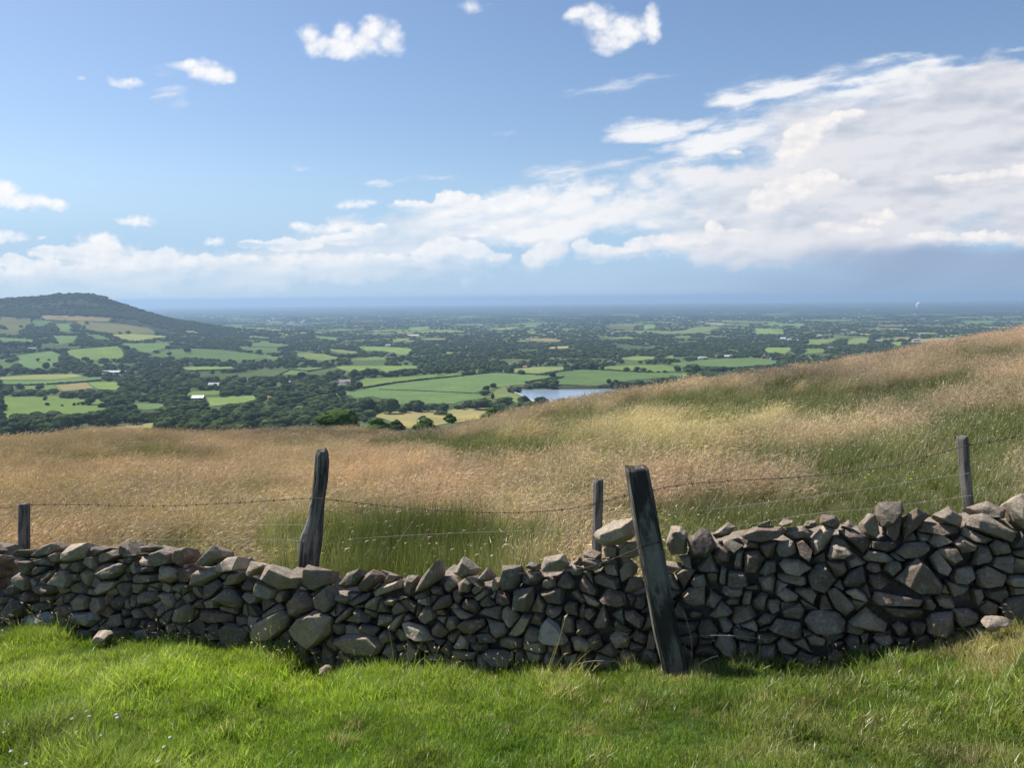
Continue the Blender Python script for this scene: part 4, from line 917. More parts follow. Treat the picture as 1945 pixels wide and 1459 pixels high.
Z6 = """275,890 330,815 405,788 425,835 380,890 310,910|380,900 410,840 480,790 535,830 500,880 440,930 385,925|525,870 560,820 620,830 590,870 560,890|465,930 520,880 640,850 650,900 560,940 480,960|570,910 640,810 670,840 645,930 580,950|645,880 670,830 740,828 735,890 710,960 650,945|725,935 760,850 870,735 880,800 860,860 790,910|925,820 990,715 1075,790 1040,835 980,850|1080,850 1140,780 1170,830 1150,860 1100,875|875,880 920,835 970,880 920,935 885,930|970,880 1020,840 1060,870 1040,930 990,930|1045,920 1070,880 1125,895 1120,920 1070,950|1210,870 1235,770 1345,768 1335,850 1310,910 1230,920|1155,900 1170,850 1210,860 1215,900 1180,930|1350,785 1380,750 1440,760 1440,800 1380,800|1330,810 1440,795 1450,870 1400,895 1330,880|1450,790 1470,725 1585,702 1620,765 1590,810 1520,800 1455,810|1460,870 1480,850 1535,850 1540,900 1490,915 1465,900|1540,880 1595,803 1650,870 1645,905 1590,900|1595,790 1620,770 1690,785 1690,830 1630,835|1690,740 1800,735 1822,770 1780,800 1700,800|1185,960 1200,910 1280,950 1280,990 1240,1010 1190,990|1285,1020 1300,910 1415,895 1420,970 1390,1040 1300,1035|1665,880 1700,815 1790,920 1770,950 1680,920|1630,920 1660,910 1710,980 1690,1000 1640,960|1680,930 1740,940 1800,990 1780,1020 1720,1000|1585,1010 1610,980 1665,985 1670,1060 1600,1050|1705,1020 1740,1015 1775,1050 1740,1095 1710,1070|1570,1140 1580,1050 1640,1070 1650,1160 1600,1165|1650,1090 1700,1075 1770,1150 1740,1180 1660,1170|1445,1180 1460,1110 1500,1065 1560,1110 1620,1210 1560,1220 1480,1210|825,1010 870,950 930,940 940,990 900,1020 830,1030|635,980 680,960 740,1000 730,1045 690,1030|545,975 580,960 630,965 600,1010 560,1000|330,990 400,940 465,930 460,960 370,1005|745,1060 780,1000 830,1010 845,1070 790,1110 750,1090|925,1010 960,1010 1060,1060 1040,1085 980,1075|1085,1050 1130,1010 1225,1005 1225,1100 1150,1080|980,1110 1010,1085 1130,1080 1135,1120 1060,1170 1000,1170|1255,1170 1350,1055 1400,1060 1360,1150 1310,1180|370,1030 400,1020 480,1070 470,1100 400,1080|400,1130 430,1105 530,1130 510,1175 440,1160|655,1110 690,1095 780,1120 850,1205 780,1215 690,1170|815,1140 860,1095 920,1160 880,1200 830,1180|255,1200 330,1165 480,1160 555,1220 530,1280 430,1305 310,1270|580,1110 620,1070 670,1045 650,1100 600,1160|520,1160 560,1140 610,1190 590,1220 540,1220|1095,1290 1140,1260 1240,1258 1300,1290 1290,1350 1180,1350|955,1240 985,1175 1040,1200 1030,1255 970,1260|1040,1220 1140,1215 1150,1260 1080,1275|1205,1190 1260,1175 1350,1195 1340,1250 1280,1265 1215,1240|945,1260 1080,1275 1070,1320 960,1310|270,1090 340,1015 365,1020 350,1060 290,1100|740,1330 780,1285 880,1280 890,1340 800,1370|690,1200 760,1270 720,1330 690,1280"""
Z7 = """370,575 385,550 440,540 490,490 600,480 610,570 530,630 430,640 385,610|310,680 350,645 420,670 400,705 320,700|310,730 330,700 420,715 415,770 320,780|245,720 290,690 310,740 280,750|510,650 550,610 620,605 630,690 560,710 510,690|420,650 470,615 510,640 500,700 430,700|770,620 800,520 850,520 895,555 890,680 800,690|890,600 970,527 1020,560 1060,640 1000,700 910,700|1025,570 1120,495 1165,525 1130,570 1050,595|1085,600 1130,595 1205,630 1160,670 1100,640|1030,690 1070,615 1130,660 1130,730 1050,735|1145,740 1170,650 1210,650 1200,770 1160,765|1195,690 1210,610 1260,605 1390,650 1400,700 1290,760 1220,780|415,740 430,722 500,725 520,800 440,790|370,790 400,770 520,810 520,865 450,860 380,830|510,760 570,700 615,740 610,790 530,840|540,880 570,805 640,805 660,850 590,900|585,960 610,905 660,890 680,950 640,990 590,980|400,930 450,865 550,890 570,950 520,975 420,950|540,990 600,985 660,1040 640,1095 590,1060 545,1030|375,1070 430,950 465,1040 450,1090 390,1095|480,1070 500,1035 590,1105 570,1115 500,1090|460,1130 500,1100 580,1140 560,1200 500,1200|575,1130 610,1100 670,1130 665,1185 600,1170|340,1140 400,1115 430,1190 380,1220 340,1200|240,1140 300,1130 370,1180 350,1230 260,1220|905,830 930,790 990,790 1000,850 930,860|855,900 900,860 990,850 990,960 930,975 870,940|990,800 1000,775 1060,780 1060,850 1010,840|1110,850 1120,770 1220,780 1230,850 1130,855|1065,840 1080,740 1115,760 1105,840|1080,890 1090,855 1200,860 1200,900 1130,915|990,950 1020,870 1090,920 1040,980|1190,950 1210,870 1255,890 1240,950 1210,970|1120,1000 1190,960 1270,1010 1250,1050 1160,1070 1130,1040|1145,1100 1170,1060 1250,1050 1285,1120 1260,1165 1160,1160|945,1100 970,1040 1020,1035 1065,1100 1050,1150 960,1140|1055,1030 1100,1020 1150,1070 1120,1110 1080,1110|1035,1180 1060,1115 1140,1120 1170,1190 1160,1270 1110,1260|1180,1190 1200,1165 1270,1175 1280,1270 1190,1275|890,1010 920,990 980,1010 960,1040 910,1040|1100,950 1130,910 1185,920 1180,960 1120,970"""
Z8 = """0,600 100,560 240,560 270,590 230,620 120,650 40,630|245,600 270,565 350,555 415,590 390,625 290,635|100,555 180,525 180,550|220,550 250,518 300,530 290,555|355,560 370,530 420,525 435,560 400,575|445,540 450,495 530,500 560,540 540,580 470,560|560,560 600,520 640,560 600,580|385,640 470,545 530,580 480,680 410,720|540,580 620,570 700,610 720,660 680,710 610,660|660,540 700,490 745,495 770,600 740,630 680,600|745,500 750,430 880,425 893,480 830,560 770,570|790,540 890,480 870,600 840,645 790,600|900,500 960,460 1040,500 940,580 890,640 880,560|960,590 970,525 1180,560 1190,600 1100,620|1040,500 1130,450 1210,510 1200,570 1120,550|1220,460 1340,420 1450,470 1440,520 1330,520|1215,560 1230,500 1300,490 1500,590 1460,650 1350,620|1425,435 1500,388 1560,395 1600,500 1540,590 1480,540|1255,570 1310,545 1380,600 1340,650 1290,620|1015,640 1070,585 1140,640 1110,670 1050,680|840,700 900,650 1000,640 1045,665 980,720 880,725|715,640 730,630 850,645 850,680 800,700 720,680|1140,650 1190,610 1280,660 1270,690 1190,710|1050,700 1080,670 1160,670 1205,740 1150,775 1100,740|1020,720 1060,690 1130,780 1110,830 1050,800|670,730 700,690 780,695 850,740 800,760 700,750|680,790 700,755 760,755 770,790 720,810|775,790 810,740 870,745 880,780 820,825|830,840 950,725 1000,760 1100,880 1080,920 950,925 880,880|700,860 700,815 770,810 835,860 780,895 720,890|560,860 590,800 670,770 690,850 650,890 570,885|370,820 430,760 470,755 530,850 460,910 390,880|220,760 250,730 330,735 400,785 340,815 250,810|205,690 220,640 300,635 320,700 260,725 215,720|310,640 350,630 405,690 390,760 330,710|480,720 500,650 580,670 620,710 560,740 490,740|110,810 150,745 210,740 210,800 150,820|200,920 250,880 330,930 320,960 250,960|295,900 330,880 410,885 435,920 410,985 350,950|470,900 520,880 600,950 630,1000 580,1045 520,1000|570,905 630,885 680,920 700,960 620,940|710,950 730,905 900,930 975,950 975,990 850,985 730,975|750,980 850,990 990,1000 985,1050 830,1050|985,940 1020,930 1065,980 1050,1020 1000,1010|1055,940 1080,920 1150,930 1175,990 1130,1000 1070,970|1100,840 1240,885 1200,920 1140,930|1135,830 1160,780 1260,765 1275,840 1220,880 1150,870|1270,800 1320,765 1440,820 1400,880 1310,900 1280,870|1250,890 1310,890 1320,940 1280,990|1280,990 1330,945 1400,980 1390,1045 1320,1040|1400,980 1440,940 1529,925 1560,1000 1529,1060 1420,1060|350,1060 390,1010 450,1000 540,1020 580,1070 570,1120 460,1130 380,1110|585,1070 680,985 800,1080 790,1110 690,1120|160,1110 210,1050 340,1070 345,1150 310,1165 230,1140|235,1010 330,965 360,1000 340,1060 250,1050|100,1070 150,1020 210,1035 190,1080 120,1105|1005,1060 1020,1020 1140,1010 1155,1130 1100,1150 1010,1130|920,1090 940,1065 1000,1070 990,1130 960,1160 930,1130|1145,1000 1240,995 1290,1030 1280,1080 1180,1100 1150,1060|720,1150 820,1115 845,1170 810,1200 740,1190|570,1170 600,1130 650,1140 650,1190 600,1220|655,1140 680,1120 710,1130 700,1170 670,1180|490,1190 520,1170 570,1175 565,1210 510,1210|365,1150 410,1130 470,1160 460,1200 390,1195|690,1210 720,1180 780,1205 780,1250 700,1260|210,1180 250,1150 330,1210 300,1250 220,1230|480,1260 520,1220 570,1230 560,1280 490,1290|595,1270 630,1230 690,1250 670,1290|820,1090 860,1060 910,1100 890,1150 850,1150|25,950 40,900 85,900 75,970 30,980|155,990 165,950 230,950 225,1000 180,1020"""
SD = np.array([1.0, WB, 0.0]); SD /= np.linalg.norm(SD)                 # along the wall
SN = np.array([WB, -1.0, 0.0]); SN /= np.linalg.norm(SN); SN = -SN if SN[1] > 0 else SN   # out of the face, to the camera
O0 = np.array([0.0, WA, 0.0])
def W(s, z, d=0.0): return O0 + SD * s + np.array([0, 0, z]) + SN * d
def to_sz(px, py):
    x, y, z = on_wall(px, py); return x / SD[0], z
def hull2(pts):
    pts = sorted(set(pts))
    if len(pts) < 3: return pts
    def half(ps):
        h = []
        for p in ps:
            while len(h) > 1 and (h[-1][0]-h[-2][0])*(p[1]-h[-2][1]) - (h[-1][1]-h[-2][1])*(p[0]-h[-2][0]) <= 0: h.pop()
            h.append(p)
        return h
    a = half(pts); b = half(pts[::-1]); return a[:-1] + b[:-1]
def area(p): return abs(sum(p[i][0]*p[(i+1) % len(p)][1] - p[(i+1) % len(p)][0]*p[i][1] for i in range(len(p)))) / 2
def cent(p): return (sum(q[0] for q in p) / len(p), sum(q[1] for q in p) / len(p))
MAN = []
for txt, ox, oy, sc, lim in ((Z5, 0, 820, 2.992, (0, 620)), (Z6, 550, 820, 3.04, (0, 1150)), (Z8, 1400, 800, 2.806, (0, 9999)), (Z7, 1000, 820, 2.918, (0, 1405))):
    for st in txt.split('|'):
        pp = [tuple(float(v) for v in a.split(',')) for a in st.split()]
        pp = [(ox + a / sc, oy + b / sc) for a, b in pp]
        c = cent(pp)
        if not (lim[0] <= c[0] <= lim[1]): continue
        q = [tuple(float(v) for v in to_sz(a, b)) for a, b in pp]; q = hull2(q); cc = cent(q)
        if any(bool(inside(m, cc[0], cc[1])) for m in MAN) or any(bool(inside(q, *cent(m))) for m in MAN): continue
        MAN.append(q)
# silhouette of the wall top and its foot, along the wall
SS = np.arange(-9.5, 7.5, 0.05)
top = np.full(len(SS), np.nan)
for m in MAN:
    a = min(p[0] for p in m); b = max(p[0] for p in m); t_ = max(p[1] for p in m)
    k = (SS >= a) & (SS <= b); top[k] = np.fmax(top[k], t_)
g_ = ~np.isnan(top); top = np.interp(SS, SS[g_], top[g_])
foot = zbase(SS * SD[0])
smin, smax = SS[g_][0], SS[g_][-1]
top = np.where(SS < smin, foot + 0.98 + .04 * np.sin(SS * 7), np.where(SS > smax, foot + .95 + .05 * np.sin(SS * 6), top))
def topz(s): return float(np.interp(s, SS, top))
def footz(s): return float(np.interp(s, SS, foot))
rs = random.Random(21)
def clip(poly, a, b, c):                                   # keep a x + b y <= c
    out = []
    for i in range(len(poly)):
        p, q = poly[i], poly[(i + 1) % len(poly)]; dp = a*p[0] + b*p[1] - c; dq = a*q[0] + b*q[1] - c
        if dp <= 0: out.append(p)
        if (dp < 0 < dq) or (dq < 0 < dp): t = dp / (dp - dq); out.append((p[0] + (q[0]-p[0])*t, p[1] + (q[1]-p[1])*t))
    return out
seeds = []; s = -9.3; row = 0; z_off = 0
while s < 7.3:
    f0, t0 = footz(s) - .12, topz(s) - .03; z = f0 + rs.uniform(0, .06)
    while z < t0:
        seeds.append((s + rs.uniform(-.045, .045), z + rs.uniform(-.03, .03), rs.uniform(0.6, 1.5))); z += rs.uniform(.075, .13)
    s += rs.uniform(.11, .17)
ms = [(cent(m), m, min(p[0] for p in m), max(p[0] for p in m)) for m in MAN]
def near_man(sx, z, r): return [m for (c, m, a, b) in ms if a - r < sx < b + r and abs(c[1] - z) < .45]
sd_ = [q for q in seeds if not any(bool(inside(m, q[0], q[1])) for m in near_man(q[0], q[1], .05))]
CELLS = []
for i, (sx, z, wgt) in enumerate(sd_):
    poly = [(sx - .17, z - .11), (sx + .17, z - .11), (sx + .17, z + .11), (sx - .17, z + .11)]
    for aa in (-.1, 0., .1): poly = clip(poly, 0, 1, topz(sx + aa) - (.10 if smin < sx < smax else .0)) if len(poly) > 2 else poly
    for j, (tx, tz, w2) in enumerate(sd_):
        if i == j or abs(tx - sx) > .4 or abs(tz - z) > .3: continue
        a, b = tx - sx, tz - z; d2 = a*a + b*b; off = .5 * d2 + (wgt - w2) * .0016
        poly = clip(poly, a, b, a*sx + b*z + off)
        if len(poly) < 3: break
    for m in near_man(sx, z, .25):
        if len(poly) < 3: break
        best = None; n = len(m)
        for k in range(n):
            p, q = m[k], m[(k+1) % n]; ex, ey = q[0]-p[0], q[1]-p[1]; L = math.hypot(ex, ey) or 1; nx, ny = ey/L, -ex/L
            c = cent(m)
            if (c[0]-p[0])*nx + (c[1]-p[1])*ny > 0: nx, ny = -nx, -ny
            dd = (sx-p[0])*nx + (z-p[1])*ny
            if best is None or dd > best[0]: best = (dd, nx, ny, p[0]*nx + p[1]*ny)
        dd, nx, ny, c = best
        if dd > -0.01: poly = clip(poly, -nx, -ny, -c)
    if len(poly) >= 3 and area(poly) > .0016: CELLS.append(poly)

def stone_bm(bm, poly, dc, front, back, seed, gap=.006, col=None, tilt=.25, res=1, fs=(.55, .86)):
    """one hewn lump: widest outline in the wall face, smaller irregular front and back, worn edges"""
    r = random.Random(seed); c = cent(poly); out = []
    if len(poly) > 9: poly = poly[::2]
    tx, tz = r.uniform(-tilt, tilt), r.uniform(-tilt, tilt)
    f = r.uniform(*fs); fo = (r.uniform(-.01, .01), r.uniform(-.02, .004))
    L = lambda p, k: (c[0] + (p[0]-c[0]) * k, c[1] + (p[1]-c[1]) * k)
    rad = math.sqrt(area(poly) / math.pi); kk = max(.5, 1 - gap / max(rad, .01))
    for p in poly:
        q = L(p, kk); e_ = r.uniform(-.012, .018); out.append(W(q[0], q[1] + .33 * (dc + e_), dc + e_))
        if r.random() < .85:
            g = f * r.uniform(.85, 1.12); q = L(p, g); dx, dz = q[0]-c[0], q[1]-c[1]
            e_ = dc + front * r.uniform(.85, 1.1) + dx * tx + dz * tz; out.append(W(q[0] + fo[0], q[1] + fo[1] + .22 * e_, e_))
        q = L(p, .80 * r.uniform(.85, 1.1)); out.append(W(q[0], q[1] + .36 * (dc - back), dc - back))
    tb = bmesh.new()
    for p in out: tb.verts.new(p)
    h = bmesh.ops.convex_hull(tb, input=tb.verts)
    junk = list({g for g in h['geom_interior'] + h['geom_unused'] if isinstance(g, bmesh.types.BMVert)})
    if junk: bmesh.ops.delete(tb, geom=junk, context='VERTS')
    bmesh.ops.dissolve_limit(tb, angle_limit=R(11), verts=tb.verts, edges=tb.edges)
    bmesh.ops.bevel(tb, geom=list(tb.edges), offset=min(.004, rad * .05), segments=1, affect='EDGES', profile=.6, clamp_overlap=True)
    bmesh.ops.triangulate(tb, faces=tb.faces)
    for k in range(res):
        lim = .035 if k == 0 else .02
        es = [e for e in tb.edges if e.calc_length() > lim]
        bmesh.ops.subdivide_edges(tb, edges=es, cuts=1 if k else 2, use_grid_fill=True)
        bmesh.ops.triangulate(tb, faces=[f_ for f_ in tb.faces if len(f_.verts) > 3])
    tb.normal_update()
    o = Vector((seed * 1.37 % 50, seed * .77 % 50, 0))
    for v in tb.verts:
        p = v.co
        v.co = p + v.normal * (mnoise.noise((p + o) * 14) * .0045 + mnoise.noise((p + o) * 42) * .0040 - .001)
    me = bpy.data.meshes.new('tmp'); tb.to_mesh(me); tb.free()
    n0 = len(bm.verts); bm.from_mesh(me); bpy.data.meshes.remove(me)
    lay = bm.verts.layers.float_color.get('tone') or bm.verts.layers.float_color.new('tone')
    bm.verts.ensure_lookup_table()
    for i in range(n0, len(bm.verts)): bm.verts[i][lay] = (*col, 1)
def fin(name, bm, mat, parent=None):
    me = bpy.data.meshes.new(name)
    for f in bm.faces: f.smooth = True
    bm.to_mesh(me); bm.free(); me.update()
    try: me.set_sharp_from_angle(angle=R(28))
    except Exception: pass
    return link(name, me, mat, parent)
m, q, out = material('gritstone')
tone = q.attr('tone').outputs['Color']; tr, tg, tb_ = q.xyz(tone)
tc = q.new('ShaderNodeTexCoord').outputs['Object']; tc = q.vmath('ADD', tc, q.comb(q.math('MULTIPLY', tg, 37.0), 0.0, 0.0))
c = q.mix(tr, (0.138, 0.114, 0.096, 1), (0.480, 0.385, 0.292, 1))
c = q.mix(q.math('MULTIPLY', q.smooth(tg, .72, .95), .7), c, (0.215, 0.145, 0.115, 1))
n1 = q.noise(tc, 9.0, 6, .65); n2 = q.noise(tc, 60.0, 5, .7); n3 = q.noise(tc, 3.2, 4, .6)
n4 = q.noise(tc, 130.0, 3, .6)
c = q.vmath('SCALE', c, scale=q.math('ADD', q.math('MULTIPLY', n1, 1.0), q.math('ADD', q.math('MULTIPLY_ADD', n2, 1.5, -.62), q.math('MULTIPLY', n4, .7))))
c = q.mix(q.math('MULTIPLY', q.smooth(n3, .55, .68), .35), c, (0.15, 0.14, 0.085, 1))      # algae
li = q.noise(tc, 17.0, 5, .7)
c = q.mix(q.math('MULTIPLY', q.smooth(li, .555, .62), .6), c, (0.36, 0.36, 0.32, 1))         # lichen specks
c = q.mix(q.math('MULTIPLY', q.math('MULTIPLY', q.smooth(n1, .42, .52), tb_), .9), c, (0.50, 0.51, 0.50, 1))   # big pale lichen
p = q.new('ShaderNodeBsdfPrincipled'); q.put(p.inputs['Base Color'], c); p.inputs['Roughness'].default_value = .9; p.inputs['Specular IOR Level'].default_value = .15
b = q.new('ShaderNodeBump'); b.inputs['Distance'].default_value = .018; q.put(b.inputs['Height'], q.math('ADD', q.noise(tc, 34.0, 8, .72), q.math('MULTIPLY', n1, .9))); q.l.new(b.outputs[0], p.inputs['Normal'])
q.l.new(p.outputs[0], out.inputs[0]); M_stone = m

wall = empty('dry_stone_wall', (0, WA, float(zbase(0)))); tag(wall, 'long grey-brown dry stone wall of jagged rough stones crossing the view', 'stone wall')
wall_inv = Matrix.Translation((0, -WA, -float(zbase(0))))
def tone(seed, pale=None, lich=0.0):
    r = random.Random(seed * 7 + 1); a = r.betavariate(1.3, 1.9) if pale is None else pale
    return (a, r.random(), lich)
big_idx = sorted(range(len(MAN)), key=lambda i: -area(MAN[i]))
solo = set(big_idx[:100])
rest_bm = bmesh.new()
def sz(px, py): a = to_sz(px, py); return (float(a[0]), float(a[1]))
pale_pts = [(sz(1165, 1010), .95, 0), (sz(1660, 965), .85, 0), (sz(605, 1190), .75, 0), (sz(567, 1145), .8, 0), (sz(1050, 1195), .7, .5), (sz(995, 1250), .3, .8), (sz(70, 1180), .2, .7), (sz(160, 1175), .25, .6), (sz(1285, 1010), .75, .0), (sz(1538, 985), 1.0, 0), (sz(443, 1072), .9, 0), (sz(1925, 950), .8, 0), (sz(535, 1135), .8, 0)]
def pick_tone(i, poly):
    for (pt, a, l) in pale_pts:
        if bool(inside(poly, pt[0], pt[1])): return tone(i, a, l)
    return tone(i)
for i, poly in enumerate(MAN):
    c = cent(poly); t0 = topz(c[0]); ptop = max(p[1] for p in poly)
    istop = ptop > t0 - .13
    a = math.sqrt(area(poly))
    fr = min(.11, .035 + .26 * a) * (1.0 if not istop else .9); bk = min(.3, .10 + a * .5)
    dc = rs.uniform(-.035, .02) + (.03 if a > .16 else 0)
    if istop: bk = min(.2, bk); dc -= .03
    b_ = bmesh.new() if i in solo else rest_bm
    stone_bm(b_, poly, dc, fr, bk, 100 + i, gap=.0015, col=pick_tone(i, poly), res=2 if a > .12 else 1, fs=(.5, .84) if istop else (.6, .88))
    if i in solo:
        o = fin('stone', b_, M_stone, None); o.data.transform(wall_inv); o.parent = wall
for i, poly in enumerate(CELLS):
    a = math.sqrt(area(poly))
    stone_bm(rest_bm, poly, rs.uniform(-.06, -.005), min(.10, .035 + .3 * a), .14, 3000 + i, gap=.003, col=tone(3000 + i), res=1)
# top and back of the wall: stones behind the silhouette
k = 0; s = -9.4
while s < 7.4:
    for d in (-.18, -.32, -.45):
        w = rs.uniform(.07, .14); h = rs.uniform(.05, .09); zc_ = topz(s) - rs.uniform(.10, .20) - (.02 if d < -.3 else 0); cs_ = s + rs.uniform(-.05, .05)
        zc_ = min(zc_, topz(cs_ - .15) - .10, topz(cs_ + .15) - .10, topz(cs_) - .10, topz(cs_ - .3) - .08, topz(cs_ + .3) - .08) - .03 + .33 * d
        n = rs.randint(5, 7); poly = hull2([(cs_ + w * math.cos(q_ * math.tau / n + rs.uniform(-.3, .3)) * rs.uniform(.75, 1.1), zc_ + h * math.sin(q_ * math.tau / n + rs.uniform(-.3, .3)) * rs.uniform(.75, 1.1)) for q_ in range(n)])
        stone_bm(rest_bm, poly, d, .07, .09, 6000 + k, col=tone(6000 + k), res=1); k += 1
    s += rs.uniform(.15, .22)
o = fin('stones', rest_bm, M_stone); o.data.transform(wall_inv); o.parent = wall; o['kind'] = 'stuff'
# rubble heart of the wall
Vs, Fs = [], []
cs_ = np.arange(-9.4, 7.45, .12)
for i, s in enumerate(cs_):
    t_ = min(topz(s - .12), topz(s), topz(s + .12)) - .17; f_ = footz(s) - .3
    t_ = min(t_, topz(s - .18) - .14, topz(s + .18) - .14)
    for (d, z) in ((-.115, f_), (-.115, t_ - .05), (-.16, t_), (-.42, t_), (-.50, t_ - .05), (-.55, f_)): Vs.append(W(s + rs.uniform(-.02, .02), z + rs.uniform(-.015, .015), d))
for i in range(len(cs_) - 1):
    for j in range(5): a = i * 6 + j; Fs.append((a, a + 1, a + 7, a + 6))
me = mesh_np('rubble', np.array(Vs), np.array(Fs)); pt_attr(me, 'tone', np.broadcast_to(np.array([.30, .3, 0.]), (len(Vs), 3)), 'FLOAT_COLOR')
me.transform(wall_inv); link('rubble', me, M_stone, wall)
# loose stones
def loose(px, py, w, h, lab, pale, g=.3, d=.25):
    u, t = ut(px, py); y = (WA - d) / (1 - WB * float(u)); x = float(u) * y; z0 = float(ground(x, y)); b_ = bmesh.new()
    c = (x / SD[0], z0 + h * .35); n = 6; rr = random.Random(int(px))
    poly = hull2([(c[0] + w / 2 * math.cos(k * math.tau / n) * rr.uniform(.8, 1.1), c[1] + h / 2 * math.sin(k * math.tau / n + .3) * rr.uniform(.8, 1.1)) for k in range(n)])
    dd = -(y - yw(x)) * abs(SN[1])
    stone_bm(b_, poly, dd, .05, .06, int(px), col=(pale, g, 0), res=2)
    o = fin('loose_stone', b_, M_stone); tag(o, lab, 'stone')
loose(207, 1226, .19, .12, 'pale rounded loose stone lying in the grass at the wall foot', 1.0)
loose(634, 1287, .12, .07, 'small pinkish loose stone in the grass below the big leaning block', 1.0, .97, .32)
loose(18, 1202, .16, .08, 'flat pale stone at the wall foot by the left edge', .8, .3, .12)
loose(1915, 1195, .22, .1, 'flat brown stone lying on the grassy hump at the right edge', .6, .5, .3)

# ------------------------------------------------------------------ posts
def wood(name, base, pale, scale=1.0):
    m, q, out = material(name)
    tc = q.new('ShaderNodeTexCoord').outputs['UV']
    g = q.noise(q.vmath('MULTIPLY', tc, (34.0 * scale, 2.2, 1.0)), 1.0, 6, .65, .3); g2 = q.noise(q.vmath('MULTIPLY', tc, (90.0 * scale, 6.0, 1.0)), 1.0, 4, .6)
    big = q.noise(q.vmath('MULTIPLY', tc, (4.0, 5.0, 1.0)), 1.0, 4, .6)
    c = q.mix(q.smooth(g, .42, .60), tuple(base), tuple(pale)); c = q.vmath('SCALE', c, scale=q.math('ADD', q.math('MULTIPLY', g2, .7), q.math('MULTIPLY_ADD', big, .8, .22)))
    c = q.mix(q.math('MULTIPLY', q.smooth(q.noise(q.vmath('MULTIPLY', tc, (14., 26., 1.)), 1.0, 5, .7), .62, .70), .5), c, (.34, .35, .32, 1))
    p = q.new('ShaderNodeBsdfPrincipled'); q.put(p.inputs['Base Color'], c); p.inputs['Roughness'].default_value = .88; p.inputs['Specular IOR Level'].default_value = .2
    b = q.new('ShaderNodeBump'); b.inputs['Distance'].default_value = .022; q.put(b.inputs['Height'], q.math('ADD', g, q.math('MULTIPLY', g2, .5))); q.l.new(b.outputs[0], p.inputs['Normal'])
    q.l.new(p.outputs[0], out.inputs[0]); return m
M_oak = wood('weathered_oak', (.055, .052, .050, 1), (.210, .200, .185, 1)); M_pine = wood('grey_fence_wood', (.085, .080, .070, 1), (.24, .225, .20, 1), .5); M_blk = wood('black_creosoted_wood', (.046, .041, .037, 1), (.200, .180, .155, 1), .8)
def post(name, rows, off, depth, mat, label, square=0.0, crack=.05, seed=1, parent=None, sink=.35, ragged=.02, dlean=0.0):
    """rows: (py, px left, px right) down the post; built upright in the fence line as a lofted, split-grained timber"""
    r = random.Random(seed); rows = list(rows); N = 40; C = []
    for (py, xl, xr) in rows:
        a = on_wall(xl, py, off); b = on_wall(xr, py, off); C.append(((a[0] + b[0]) / 2, (a[1] + b[1]) / 2, (a[2] + b[2]) / 2, (b[0] - a[0]) / 2))
    C = np.array(C); z0 = C[0, 2]; zb_ = C[-1, 2]
    x, y = C[-1, 0], C[-1, 1]; gz = min(float(ground(x, y)), zb_) - sink
    if gz < zb_ - .02:
        sl = (C[-1] - C[-2]) / (C[-1, 2] - C[-2, 2]); C = np.vstack([C, C[-1] + sl * (gz - zb_) * np.array([1, 1, 1, 0])])
    L = np.concatenate([[0], np.cumsum(np.linalg.norm(np.diff(C[:, :3], axis=0), axis=1))]); M = 70
    tt = np.linspace(0, L[-1], M); P_ = np.stack([np.interp(tt, L, C[:, k]) for k in range(4)], 1)
    V_, UV = [], []; ph = [r.uniform(0, 6.28) for _ in range(9)]
    for i in range(M):
        cx_, cy_, cz_, rx = P_[i]; ry = depth / 2
        for k in range(N):
            a = k / N * math.tau; ca, sa = math.cos(a), math.sin(a)
            e = 2 / (2 + square * 6); ex = math.copysign(abs(ca) ** e, ca); ey = math.copysign(abs(sa) ** e, sa)
            gr = mnoise.noise(Vector((math.cos(a) * 3.2 + seed, math.sin(a) * 3.2, cz_ * 1.1))) * crack + mnoise.noise(Vector((math.cos(a) * 8 + seed, math.sin(a) * 8, cz_ * 2))) * crack * .7
            sp_ = abs(math.sin(a * 3.5 + ph[0] + .35 * math.sin(cz_ * 4))) ; gr -= crack * .9 * max(0, 1 - sp_ * 7)
            rr_ = 1 + gr
            z = cz_
            if i == 0: z += mnoise.noise(Vector((ca * 4 + seed, sa * 4, 1))) * ragged
            V_.append((cx_ + ex * rx * rr_, cy_ + ey * ry * rr_ + dlean * (z0 - cz_), z)); UV.append((k / N * .5, (z0 - cz_)))
    Fc = []
    for i in range(M - 1):
        for k in range(N): k2 = (k + 1) % N; Fc.append((i*N + k, i*N + k2, (i+1)*N + k2, (i+1)*N + k))
    bm = bmesh.new(); vs = [bm.verts.new(v) for v in V_]; uvl = bm.loops.layers.uv.new('UVMap')
    for q_ in Fc: bm.faces.new([vs[j] for j in q_])
    # worn top
    cc = np.mean(np.array(V_[:N]), 0); ring = vs[:N]; prev = ring; 
    for sc_ in (.72, .4):
        nr = [bm.verts.new((cc[0] + (v.co.x - cc[0]) * sc_, cc[1] + (v.co.y - cc[1]) * sc_, v.co.z + ragged * (.25 if sc_ > .5 else .1) + r.uniform(-1, 1) * ragged * .25)) for v in ring]
        for k in range(N): bm.faces.new((prev[k], nr[k], nr[(k+1) % N], prev[(k+1) % N]))
        prev = nr
    bm.faces.new(prev[::-1])
    bmesh.ops.recalc_face_normals(bm, faces=bm.faces)
    bm.verts.index_update()
    for f in bm.faces:
        f.smooth = True
        for l in f.loops:
            j = l.vert.index; l[uvl].uv = UV[j] if j < len(UV) else (l.vert.co.x * 3, l.vert.co.y * 3)
    me = bpy.data.meshes.new(name); bm.to_mesh(me); bm.free()
    o = link(name, me, mat, parent)
    if label: o['label'] = label
    return o
